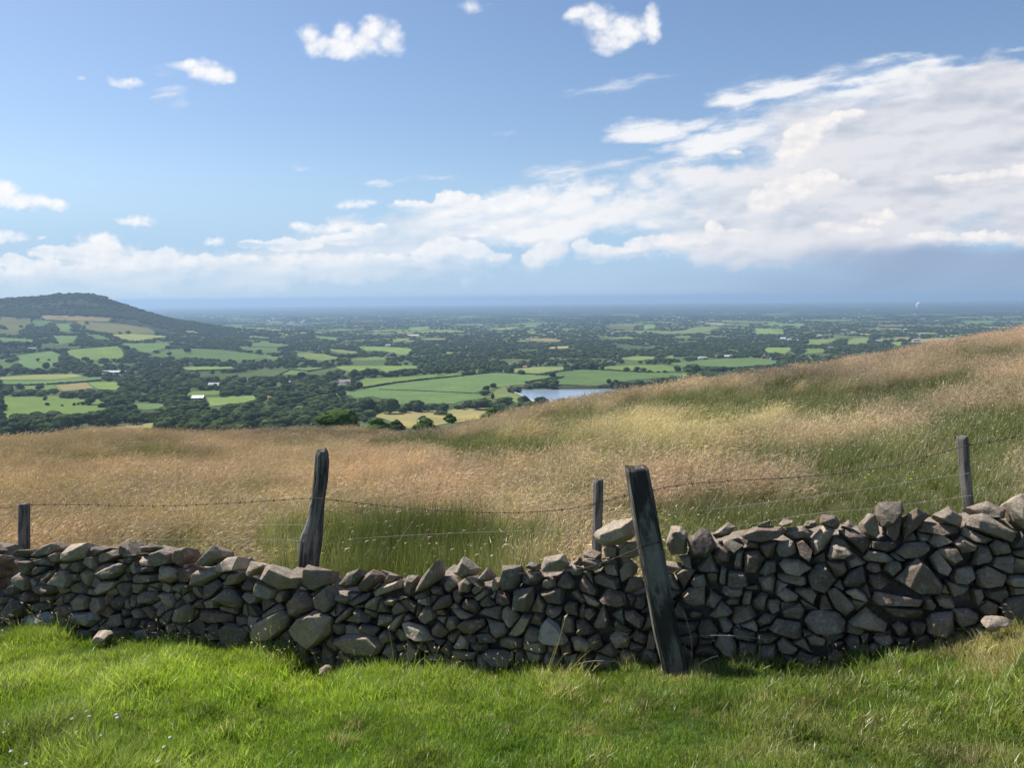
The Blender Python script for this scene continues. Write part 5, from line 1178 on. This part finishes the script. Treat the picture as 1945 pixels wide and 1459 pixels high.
big = post('wooden_post', [(889, 1188, 1230), (905, 1190, 1233), (1000, 1205, 1251), (1105, 1224, 1270), (1200, 1241, 1288), (1262, 1255, 1301)], -.20, .17, M_blk, 'thick dark squared timber post leaning to the left in front of the stone wall', square=.9, crack=.11, seed=5, ragged=.012, sink=.3)
big['category'] = 'post'
fence = empty('wire_fence', (0, WA + 1, float(ground(0, WA + 1)))); tag(fence, 'sagging barbed wire fence on four posts behind the stone wall', 'wire fence')
fo_ = Matrix.Translation((0, -(WA + 1), -float(ground(0, WA + 1))))
def fpost(*a, **k):
    o = post(*a, parent=None, **k); o.data.transform(fo_); o.parent = fence; return o
OFF = .62
fpost('post', [(957, 36.5, 54.5), (1000, 36.5, 54.5), (1046, 36.5, 55)], OFF, .085, M_pine, 'short plain round dark post at the left end of the fence', crack=.03, seed=11, ragged=.004)
fpost('post', [(857, 604, 621), (862, 601.5, 623), (880, 600, 624.5), (915, 597, 622), (950, 592, 616), (985, 586, 613), (1002, 580, 612), (1022, 572, 611), (1050, 570, 607.5), (1092, 568, 602)], .48, .14, M_oak, 'tall gnarled weathered post with split grain and a thick foot, leaning right', crack=.12, seed=3, ragged=.03)
fpost('post', [(911, 1127, 1146.5), (960, 1126, 1145.5), (1015, 1125, 1144)], OFF, .085, M_pine, 'short round grey post behind the wall beside the big squared post', crack=.03, seed=13, ragged=.004)
fpost('post', [(829, 1817.5, 1839), (860, 1819, 1841), (900, 1823, 1844), (970, 1829, 1851)], OFF, .09, M_pine, 'pale grey round post at the right end, leaning slightly left', crack=.03, seed=14, ragged=.004)

# ------------------------------------------------------------------ wires
M_rust = simple_mat('rusty_wire', (.075, .060, .052), .7, .3, 30.0); M_galv = simple_mat('galvanised_wire', (.30, .30, .28), .5, .2, 30.0)
def wire(name, pts, off, rad, mat, label=None, barbs=False, parent=fence):
    c = []
    for q_ in pts:
        o_ = q_[2] if len(q_) > 2 else off
        c.append(np.array(on_wall(q_[0], q_[1], o_), float))
    C = []
    n = len(c)
    for i in range(n - 1):                                 # Catmull-Rom
        p0 = c[max(i-1, 0)]; p1 = c[i]; p2 = c[i+1]; p3 = c[min(i+2, n-1)]
        L = np.linalg.norm(p2 - p1); st = max(2, int(L / .06))
        for k in range(st): t = k / st; C.append(.5 * ((2*p1) + (-p0+p2)*t + (2*p0-5*p1+4*p2-p3)*t*t + (-p0+3*p1-3*p2+p3)*t**3))
    C.append(c[-1]); C = np.array(C)
    Vs, Fs = [], []
    def tube(P_, r_, sides=5):
        o_ = len(Vs); P_ = np.array(P_); d = np.gradient(P_, axis=0); d /= np.linalg.norm(d, axis=1)[:, None] + 1e-9
        for p_, dd in zip(P_, d):
            a = np.cross(dd, [0.02, .1, 1]); a /= np.linalg.norm(a); b_ = np.cross(dd, a)
            for k in range(sides): an = k * math.tau / sides; Vs.append(p_ + (a * math.cos(an) + b_ * math.sin(an)) * r_)
        for i in range(len(P_) - 1):
            for k in range(sides): k2 = (k+1) % sides; Fs.append((o_ + i*sides + k, o_ + i*sides + k2, o_ + (i+1)*sides + k2, o_ + (i+1)*sides + k))
    tube(C, rad)
    o = None
    me = mesh_np(name, np.array(Vs), np.array(Fs), True); me.transform(fo_ if parent is fence else Matrix()); o = link(name, me, mat, parent)
    if label: o['label'] = label
    if barbs:
        Vs, Fs = [], []; d = 0; rb = random.Random(len(C))
        for i in range(1, len(C)):
            d += np.linalg.norm(C[i] - C[i-1])
            if d > .11:
                d = 0
                for _ in range(2):
                    v = np.array([rb.uniform(-.4, .4), rb.uniform(-1, 1), rb.uniform(-1, 1)]); v = v / np.linalg.norm(v) * .017; tube([C[i] - v, C[i], C[i] + v], rad * .8, 4)
                dr = (C[i] - C[i-1]); dr /= np.linalg.norm(dr); tube([C[i] - dr * .009, C[i], C[i] + dr * .009], rad * 1.9, 5)
        me = mesh_np('barbs', np.array(Vs), np.array(Fs), True); 
        bo = link('barbs', me, mat, o)
        if parent is fence: me.transform(fo_)
    return o
F1 = OFF - .05
wire('barbed_wire', [(-60, 968), (0, 966), (36, 961), (54, 959), (150, 959), (300, 962), (420, 957), (520, 951), (597, 947, .40), (640, 951, .42), (720, 960), (830, 970), (930, 974), (1010, 973), (1080, 967), (1128, 958), (1146, 953), (1195, 940, .3), (1240, 931, .3), (1300, 921), (1400, 913), (1500, 908), (1600, 899), (1700, 884), (1760, 868), (1820, 851), (1841, 846), (1900, 836), (1960, 825)], F1, .0027, M_rust, 'rusty barbed top strand', True)
wire('plain_wire', [(1260, 976, .3), (1340, 969), (1440, 957), (1540, 944), (1640, 930), (1740, 914), (1822, 902), (1843, 899), (1960, 884)], F1, .0017, M_galv, 'thin pale middle strand right of the big post')
wire('plain_wire', [(1270, 1012, .3), (1400, 1000), (1540, 977), (1640, 968), (1740, 956), (1828, 944), (1960, 925)], F1, .0017, M_galv, 'thin pale lower strand right of the big post')
wire('plain_wire', [(54, 1015), (130, 1020), (250, 1024), (400, 1026), (520, 1025), (578, 1029, .40)], F1, .0017, M_galv, 'pale lower strand left of the gnarled post')
wire('plain_wire', [(205, 991), (330, 994), (450, 996), (586, 998, .40)], F1, .0014, M_galv, 'faint pale middle strand left of the gnarled post')
wire('plain_wire', [(612, 1028, .40), (700, 1022), (800, 1016), (950, 1010), (1126, 1006)], F1, .0013, M_galv, 'faint middle strand between the gnarled and grey posts')
lw = wire('barbed_wire', [(985, 1090, -.10), (1040, 1087, -.16), (1100, 1082, -.17), (1150, 1067, -.18), (1190, 1052, -.25), (1212, 1042, -.30), (1250, 1030, -.31)], 0, .0030, M_rust, 'slack strand of rusty barbed wire hanging across the wall face to the squared post', True, parent=None); lw['category'] = 'wire'
lw2 = wire('plain_wire', [(1292, 1213, -.12), (1340, 1208, -.15), (1400, 1209, -.15), (1460, 1216, -.12)], 0, .002, M_galv, 'short low plain wire in front of the stones right of the squared post', False, parent=None); lw2['category'] = 'wire'
M_stalk = simple_mat('dry_stalk', (.34, .26, .17), .8, .3, 30.0)
for pts_, r_, lb_ in (([(1297, 1158, -.12), (1304, 1180, -.15), (1311, 1205, -.17), (1314, 1228, -.18), (1313, 1256, -.2)], .0035, 'thin dry brown stalk standing against the stones right of the squared post'),
                      ([(1322, 1266, -.24), (1335, 1258, -.23), (1352, 1250, -.22), (1364, 1247, -.2)], .0065, 'short pale stick lying at the wall foot right of the squared post'),
                      ([(1072, 1276, -.2), (1100, 1262, -.2), (1130, 1256, -.18), (1170, 1258, -.16)], .003, 'thin bent dry stem lying along the wall foot left of the squared post')):
    o = wire('dry_stalk', pts_, 0, r_, M_stalk, lb_, False, parent=None); o['category'] = 'stalk'
# ------------------------------------------------------------------ grass
def grass_mat(name, dry, greens, tans, transl=.45, rough=False):
    m, q, out = material(name)
    tip = q.attr('tip').outputs['Fac']; ti = q.attr('tint', 'INSTANCER').outputs['Vector']; tr, tg, tb_ = q.xyz(ti)
    rnd = q.new('ShaderNodeObjectInfo').outputs['Random']; br = q.attr('blade').outputs['Fac']
    g = q.mix(q.math('ADD', q.math('MULTIPLY', tb_, .7), q.math('MULTIPLY', br, .35), clamp=True), tuple(greens[0]), tuple(greens[1]))
    t = q.mix(q.math('ADD', q.math('MULTIPLY', tb_, .8), q.math('MULTIPLY', br, .3), clamp=True), tuple(tans[0]), tuple(tans[1]))
    f = q.math('MULTIPLY', q.math('ADD', q.math('MULTIPLY', tip, 1.0), -.12), q.math('MULTIPLY_ADD', tr, 1.35, 0.0), clamp=True)
    if dry: f = q.math('ADD', f, q.math('MULTIPLY', q.smooth(tr, .45, .95), .85), clamp=True)
    c = q.mix(f, g, t)
    c = q.vmath('SCALE', c, scale=q.math('MULTIPLY', q.math('MULTIPLY_ADD', br, .55, .72), tg))
    d = q.new('ShaderNodeBsdfDiffuse'); q.put(d.inputs[0], c)
    tl = q.new('ShaderNodeBsdfTranslucent'); q.put(tl.inputs[0], q.vmath('MULTIPLY', c, (1.15, 1.25, .75)))
    mx = q.new('ShaderNodeMixShader'); mx.inputs[0].default_value = transl; q.l.new(d.outputs[0], mx.inputs[1]); q.l.new(tl.outputs[0], mx.inputs[2])
    gl = q.new('ShaderNodeBsdfGlossy'); gl.inputs['Roughness'].default_value = .45; gl.inputs[0].default_value = (.9, .95, .85, 1)
    m2 = q.new('ShaderNodeMixShader'); m2.inputs[0].default_value = .05; q.l.new(mx.outputs[0], m2.inputs[1]); q.l.new(gl.outputs[0], m2.inputs[2])
    q.l.new(m2.outputs[0], out.inputs[0]); return m
M_moor = grass_mat('moor_grass', None, [(.145, .175, .055, 1), (.225, .235, .075, 1)], [(.545, .375, .300, 1), (.555, .455, .280, 1)])
M_lawn = grass_mat('meadow_grass', True, [(.135, .240, .032, 1), (.330, .410, .055, 1)], [(.42, .33, .17, 1), (.48, .43, .20, 1)], .5)
M_head = grass_mat('seed_heads', None, [(.50, .36, .29, 1), (.53, .44, .28, 1)], [(.65, .465, .385, 1), (.66, .56, .38, 1)], .5)

def tuft(name, seed, n, rad, h, w, bend, lean, heads=0, hl=.07, hw=.007, seg=3, mats=None):
    """a tuft of curved blades, some stems carrying a seed head; tip runs 0 at the foot to 1 at the end"""
    r = np.random.default_rng(seed); Vs, Fs, T, B, Mi = [], [], [], [], []
    for k in range(n + heads):
        hd = k >= n
        a = r.uniform(0, 6.28); rr = rad * math.sqrt(r.uniform(0, 1)); x, y = rr * math.cos(a), rr * math.sin(a)
        H = h * r.uniform(.55, 1.1) * (1.28 if hd else 1); az = r.uniform(0, 6.28); fa = r.uniform(0, 6.28)
        bx = bend * r.uniform(.3, 1.2) * H * math.cos(az) + lean * H * r.uniform(.5, 1.3); by = bend * r.uniform(.3, 1.2) * H * math.sin(az)
        ww = w * r.uniform(.7, 1.3) * (.55 if hd else 1); o = len(Vs); bl = r.uniform(0, 1)
        cx_, cy_ = math.cos(fa) * ww / 2, math.sin(fa) * ww / 2
        for i in range(seg + 1):
            t = i / seg; q_ = t ** 1.8; p = (x + bx * q_, y + by * q_, H * (t - .18 * (abs(bx) + abs(by)) / H * t * t)); s = (1 - t ** 1.5) if not hd else 1 - .4 * t
            if i == seg and not hd: Vs.append(p); T.append(1.0); B.append(bl)
            else: Vs += [(p[0] - cx_ * s, p[1] - cy_ * s, p[2]), (p[0] + cx_ * s, p[1] + cy_ * s, p[2])]; T += [t, t]; B += [bl, bl]
        for i in range(seg - (0 if hd else 1)):
            j = o + 2 * i; Fs += [(j, j + 1, j + 3), (j, j + 3, j + 2)]; Mi += [0, 0]
        if not hd: j = o + 2 * (seg - 1); Fs.append((j, j + 1, j + 2)); Mi.append(0)
        else:
            d = np.array([bx * 1.6, by * 1.6, H * .62]); d /= np.linalg.norm(d); p = np.array(p); o = len(Vs); L = hl * r.uniform(.6, 1.3); dr_ = lean * .5
            sd_ = np.cross(d, [math.cos(fa), math.sin(fa), .2]); sd_ /= np.linalg.norm(sd_); s2 = np.cross(d, sd_)
            dn = np.array([.35 * (1 if lean >= 0 else -1), 0, -.15]) * L
            ws = hw * r.uniform(.7, 1.4)
            mid = p + d * L * .45; tp = p + d * L * .85 + dn
            Vs += [tuple(p), tuple(mid + sd_ * ws), tuple(mid + s2 * ws), tuple(mid - sd_ * ws), tuple(mid - s2 * ws), tuple(tp)]; T += [.9] * 6; B += [bl] * 6
            for q_ in range(4): a1 = o + 1 + q_; a2 = o + 1 + (q_ + 1) % 4; Fs += [(o, a1, a2), (a1, o + 5, a2)]; Mi += [1, 1]
    me = mesh_np(name, np.array(Vs), np.array(Fs), False); pt_attr(me, 'tip', np.array(T)); pt_attr(me, 'blade', np.array(B))
    for m_ in mats: me.materials.append(m_)
    me.polygons.foreach_set('material_index', np.array(Mi, np.int32)); return me
km = kit('moor_tufts')
moor = []
for k in range(5): moor.append(tuft('m', 200 + k, 30, .19, .40, .0055, .35, .26, 34, .125, .0034, mats=[M_moor, M_head]))         # 0-4 seeding
for k in range(3): moor.append(tuft('g', 220 + k, 44, .16, .40, .0075, .45, .10, 2, .07, .006, mats=[M_moor, M_head]))           # 5-7 leafy
for k in range(3): moor.append(tuft('r', 240 + k, 60, .14, .56, .0075, .22, .08, 1, .05, .006, mats=[M_moor, M_head]))           # 8-10 rushes
for k in range(3): moor.append(tuft('f', 260 + k, 30, .33, .40, .010, .35, .24, 50, .15, .0068, seg=2, mats=[M_moor, M_head]))     # 11-13 coarse, far
for k, me in enumerate(moor): o = bpy.data.objects.new('moor_tuft_%02d' % k, me); km.objects.link(o)
kl = kit('lawn_tufts'); lawn_ = []
for k in range(6): lawn_.append(tuft('l', 300 + k, 75, .080, .068, .0062, .55, .10, 0, mats=[M_lawn, M_head]))                    # 0-5
for k in range(3): lawn_.append(tuft('l', 320 + k, 60, .065, .115, .0060, .55, .12, 0, .03, .004, mats=[M_lawn, M_head]))           # 6-8 longer
for k in range(2): lawn_.append(tuft('l', 340 + k, 5, .10, .22, .0034, .25, .10, 5, .035, .0035, mats=[M_lawn, M_head]))          # 9-10 wall-foot stems
for k, me in enumerate(lawn_): o = bpy.data.objects.new('lawn_tuft_%02d' % k, me); kl.objects.link(o)

# colour patches, placed where the photograph shows them: (px, py, rx, ry, d_tan, d_yellow, d_bright)
MP = [(870,1050,270,50,-.75,.2,-.12),(720,1010,120,40,-.4,.1,-.1),(760,1060,140,40,-.3,-.2,-.25),(1750,890,230,75,-.50,.2,-.12),(1450,965,220,40,-.35,.3,-.05),(960,850,170,22,-.55,.1,-.05),(560,1010,80,40,-.35,.1,0),(1350,790,210,38,-.30,.9,.10),(1230,830,250,36,-.05,.8,.12),(1730,745,230,22,-.38,.3,-.15),
      (430,925,60,12,-.6,.0,0),(480,985,110,20,-.15,.2,0),(100,1022,120,20,-.22,.0,-.1),(330,1020,120,14,-.28,.1,-.05),(1000,790,100,20,-.35,.0,-.05),(1880,805,130,22,-.75,.2,-.05),(620,828,180,12,-.45,.1,-.30),(1480,722,80,14,-.1,.0,-.25),(1600,715,140,18,-.2,.0,-.20),(1850,675,110,14,-.2,0,-.22),(830,900,130,42,.35,-.2,.14),(700,925,120,30,.3,-.2,.08),(230,900,220,60,.20,-.2,.0),(1110,910,90,18,-.1,.2,0),(1240,912,50,14,.5,-1.2,-.1),(1100,1000,100,28,.15,.1,.05),(1650,820,220,26,.3,-.3,.05),(1500,690,200,12,.3,-.3,.0),(1850,640,150,14,.3,-.4,0),(1100,845,160,14,.2,-.2,0),(1200,965,130,30,-.3,.3,0),(900,842,300,13,-.32,.1,-.08),(1300,872,240,14,-.30,.2,-.05),(1600,792,280,14,-.34,.2,-.05),(1420,760,220,10,-.30,.2,-.1),(1850,740,140,16,-.35,.2,-.1),(1150,800,120,12,-.3,.1,-.05),(260,870,110,10,-.35,.0,-.08),(1000,940,160,14,-.25,.1,-.05),(1800,860,200,40,-.3,.2,0),(1500,1000,300,30,-.2,.3,0)]
def patch(PX, PY, tab):
    out = np.zeros((3, len(PX)))
    for (cx_, cy_, rx, ry, a, b_, c) in tab:
        w = np.exp(-(((PX - cx_) / rx) ** 2 + ((PY - cy_) / ry) ** 2)); out += np.array([a * 1.35, b_ * .85, c * 1.2])[:, None] * w
    return out
def cloud_pts(n, x0, x1, y0, y1, f): x = RNG.uniform(x0, x1, n); y = RNG.uniform(y0, y1, n); k = f(x, y); return x[k], y[k]
X1, Y1 = cloud_pts(9000, -13, 12, 6, 15, lambda x, y: (y > yw(x) + .62) & (np.abs(x / y) < .85) & (y < 15))
X2, Y2 = cloud_pts(30000, -32, 32, 15, 34, lambda x, y: (np.abs(x / y) < .82))
X3, Y3 = cloud_pts(34000, -60, 60, 34, 76, lambda x, y: (np.abs(x / y) < .80))
X = np.concatenate([X1, X2, X3]); Y = np.concatenate([Y1, Y2, Y3]); Z = near_z(X, Y)
PX, PY = topx(X, Y, Z + .25); PY = np.minimum(PY, np.interp(PX, [0, 560, 640, 1090, 1140, 1600, 1945], [1015, 1030, 1055, 1045, 985, 960, 925])); w1 = fnoise(X / 1.6, Y / 2.4, 64, 3); w2 = fnoise(X / 1.9, Y / 2.6, 65, 3); d = patch(PX + 110 * w1, PY + 34 * w2 * np.clip(12 / Y, .3, 1), MP)
nz = fnoise(X / 1.3, Y / 1.3, 61, 3); nz2 = fnoise(X / 4.5, Y / 6.0, 62, 3); nz3 = fnoise(X / 2.2, Y / 2.2, 63, 2)
tan = np.clip(.70 + d[0] + .48 * nz + .55 * nz2 - .18 * np.clip(w1 * 2 - .3, 0, 1), 0, 1); yel = np.clip(.26 + d[1] + .5 * nz3, 0, 1); bri = np.clip((1.0 + d[2] + .24 * nz + .12 * nz2 + RNG.normal(0, .10, len(X))) * (1 - .05 * np.clip((Y - 14) / 14, 0, 1)), .35, 1.5); yel = yel * (1 - .25 * np.clip((Y - 14) / 14, 0, 1))  # bri noise: varied tone, with shade of the hollows put into the colour
n = len(X); near_ = Y < 34
idx = np.where(tan > .42, RNG.integers(0, 5, n), RNG.integers(5, 8, n)); rush = (d[0] < -.62) & (PY > 1000) & (RNG.uniform(0, 1, n) < .75); idx = np.where(rush, RNG.integers(8, 11, n), idx)
idx = np.where(near_, idx, RNG.integers(11, 14, n))
sc = RNG.uniform(.75, 1.2, n) * (1 + .18 * nz) * np.where(Y > 34, 1.05, 1.0); sc = np.where(rush, sc * 1.25, sc); sc *= 1 - .35 * np.clip((PX - 1250) / 400, 0, 1) * (Y < 12)
rot = np.zeros((n, 3)); rot[:, 2] = RNG.normal(0, .9, n); rot[:, 0] = RNG.normal(0, .08, n); rot[:, 1] = RNG.normal(.05, .10, n)
o = gn_scatter('moor_grass', np.stack([X, Y, Z - .02], -1), rot, np.stack([sc, sc, sc * RNG.uniform(.85, 1.15, n)], -1), idx, km, np.stack([tan, bri, yel], -1))
tag(o, 'long wind-bent moor grass with pinkish tan seed heads covering the slope behind the wall', 'grass', kind='stuff')

LP = [(1890,1232,70,38,1.0,.2,.10),(1870,1290,50,14,.5,.2,.1),(1790,1240,60,30,.3,.7,0),(1150,1385,110,30,.30,.2,-.1),(1290,1290,60,20,.5,.2,0),(1450,1440,200,40,.22,.3,-.05),(760,1430,50,30,.2,0,-.1),(1080,1290,60,16,.3,.3,0),(100,1270,200,40,.12,.4,0),(1700,1440,200,30,.2,.2,-.1),(70,1420,130,35,0,-.2,-.25),(1560,1350,60,20,.1,0,-.25),(560,1330,200,70,-.15,.25,.10),(300,1290,260,40,-.1,.45,.08),(1880,1450,100,40,.3,.3,0),(1400,1380,160,25,.1,.1,-.1)]
X, Y = cloud_pts(60000, -7.5, 7.0, 2.6, 9.2, lambda x, y: (y < yw(x) - .02) & (np.abs(x / y) < .86))
k = RNG.uniform(0, 1, len(X)) < .80; X, Y = X[k], Y[k]
Z = ground(X, Y); PX, PY = topx(X, Y, Z); d = patch(PX, PY, LP)
nz = fnoise(X / .35, Y / .35, 71, 3); nz2 = fnoise(X / 1.1, Y / 1.1, 72, 2); rt_ = np.clip((PX - 1000) / 700, 0, 1)
tan = np.clip(.04 + d[0] + .42 * nz + .12 * rt_ + .10 * nz2, 0, 1); yel = np.clip(.50 + d[1] + .55 * nz2 - .18 * rt_, 0, 1); bri = np.clip(1.0 + d[2] + .30 * nz + .12 * nz2 - .10 * rt_ + RNG.normal(0, .08, len(X)), .4, 1.5)
n = len(X); long_ = (nz2 > .25) | (RNG.uniform(0, 1, n) < .06 + .10 * rt_); wf = (yw(X) - Y) < .30
idx = np.where(long_, RNG.integers(6, 9, n), RNG.integers(0, 6, n))
st = wf & (RNG.uniform(0, 1, n) < .09); idx = np.where(st, RNG.integers(9, 11, n), idx)
nz4 = fnoise(X / .22, Y / .22, 74, 2); bri = np.clip(bri * (1 - .45 * np.clip(nz4 * 1.8 - .25, 0, 1)), .3, 1.6); dead = RNG.uniform(0, 1, n) < .05 + .05 * rt_; tan = np.where(dead, np.clip(tan + .7, 0, 1), tan)  # nz4: dark spots, shadow between tufts put into the blade colour; dead: straw
sc = RNG.uniform(.55, 1.4, n) * (1 + .75 * nz + .30 * nz2) * (1 - .45 * np.clip(d[0], 0, 1)); sc = np.where(wf & ~st, sc * 1.2, sc)
rot = np.zeros((n, 3)); rot[:, 2] = RNG.uniform(0, 6.28, n); rot[:, 0] = RNG.normal(0, .15, n); rot[:, 1] = RNG.normal(0.05, .15, n)
o = gn_scatter('meadow_grass', np.stack([X, Y, Z - .008], -1), rot, np.stack([sc, sc, sc], -1), idx, kl, np.stack([tan, bri, yel], -1))
tag(o, 'short vivid green meadow grass in front of the stone wall', 'grass', kind='stuff')

# ------------------------------------------------------------------ flowers
def flower(px, py, col, label, cat, group, hgt, r_, plane=None):
    u, t = ut(px, py)
    ysr = np.linspace(2.5, 60, 3000); g = near_z(float(u) * ysr, ysr) + hgt - float(t) * ysr
    if plane: ysr2 = ysr > plane; g = np.where(ysr2, g, -1)
    j = int((g > 0).argmax()); y_ = ysr[j]; x_ = float(u) * y_; z_ = float(near_z(x_, y_))
    bm = bmesh.new()
    if cat == 'clover':
        bmesh.ops.create_icosphere(bm, subdivisions=2, radius=r_, matrix=Matrix.Translation((0, 0, hgt)))
        for v in bm.verts: v.co += Vector(mnoise.noise_vector(v.co * 300)) * r_ * .35
    else:
        for k in range(5):
            a = k * math.tau / 5; a1, a2 = a - .55, a + .55
            vs = [bm.verts.new((0, 0, hgt)), bm.verts.new((r_ * .8 * math.cos(a1), r_ * .8 * math.sin(a1), hgt + r_ * .45)), bm.verts.new((r_ * 1.2 * math.cos(a), r_ * 1.2 * math.sin(a), hgt + r_ * .55)), bm.verts.new((r_ * .8 * math.cos(a2), r_ * .8 * math.sin(a2), hgt + r_ * .45))]; bm.faces.new(vs)
    me = bpy.data.meshes.new('flower_head'); bm.to_mesh(me); bm.free()
    e = empty(cat.replace(' ', '_'), (x_, y_, z_)); tag(e, label, cat, group)
    link('flower_head', me, col, e)
    v = [(.0012, 0, 0), (-.0006, .001, 0), (-.0006, -.001, 0), (.0012, 0, hgt), (-.0006, .001, hgt), (-.0006, -.001, hgt)]
    link('stem', mesh_np('stem', np.array(v), np.array([(0, 1, 4, 3), (1, 2, 5, 4), (2, 0, 3, 5)])), M_stem, e)
M_clov = simple_mat('white_clover', (.72, .72, .66), .8, .15, 80.0); M_butt = simple_mat('yellow_petals', (.80, .58, .03), .6, .1, 40.0); M_stem = simple_mat('green_stem', (.10, .18, .04))
for (px, py) in [(137,1368),(170,1363),(221,1359),(223,1366),(133,1396),(145,1393),(191,1401),(21,1430),(50,1454),(323,1403),(312,1423),(300,1449),(8,1394),(166,1352)]:
    flower(px, py, M_clov, 'small white clover head in the bright grass at the lower left', 'clover', 'white clover heads in the lower left grass', .105, .0095)
for (px, py) in [(1434,884),(1775,887),(1733,898),(1730,911),(1650,903),(1643,909)]:
    flower(px, py, M_butt, 'tiny yellow flower among the moor grass behind the right part of the wall', 'yellow flower', 'yellow flowers behind the wall', .5, .014, plane=6.6)
# dead branch and dry stalks against the wall
# ------------------------------------------------------------------ air
hz = bmesh.new(); bmesh.ops.create_cube(hz, size=1.0)
for v in hz.verts: v.co = Vector((v.co.x * 152000, -300 + (v.co.y + .5) * 63500, -640 + (v.co.z + .5) * (640 + 46)))
me = bpy.data.meshes.new('haze'); hz.to_mesh(me); hz.free()
m, q, out = material('haze'); v = q.new('ShaderNodeVolumePrincipled'); v.inputs['Color'].default_value = (.46, .66, .90, 1); v.inputs['Density'].default_value = 6.5e-5; v.inputs['Anisotropy'].default_value = .25
q.l.new(v.outputs[0], out.inputs['Volume'])
tag(link('haze', me, m), 'pale blue summer haze over the valley and plain', 'haze', kind='stuff')

scene.view_settings.view_transform = 'Standard'; scene.view_settings.look = 'None'; scene.view_settings.gamma = 1.0; scene.view_settings.exposure = EXPO
cy = scene.cycles; cy.max_bounces = 6; cy.diffuse_bounces = 3; cy.glossy_bounces = 2; cy.transmission_bounces = 4; cy.volume_bounces = 0; cy.transparent_max_bounces = 6
cy.caustics_reflective = False; cy.caustics_refractive = False
try: cy.use_denoising = True; cy.denoiser = 'OPENIMAGEDENOISE'; cy.use_adaptive_sampling = True; cy.adaptive_threshold = 0.02
except Exception as e: print(e)
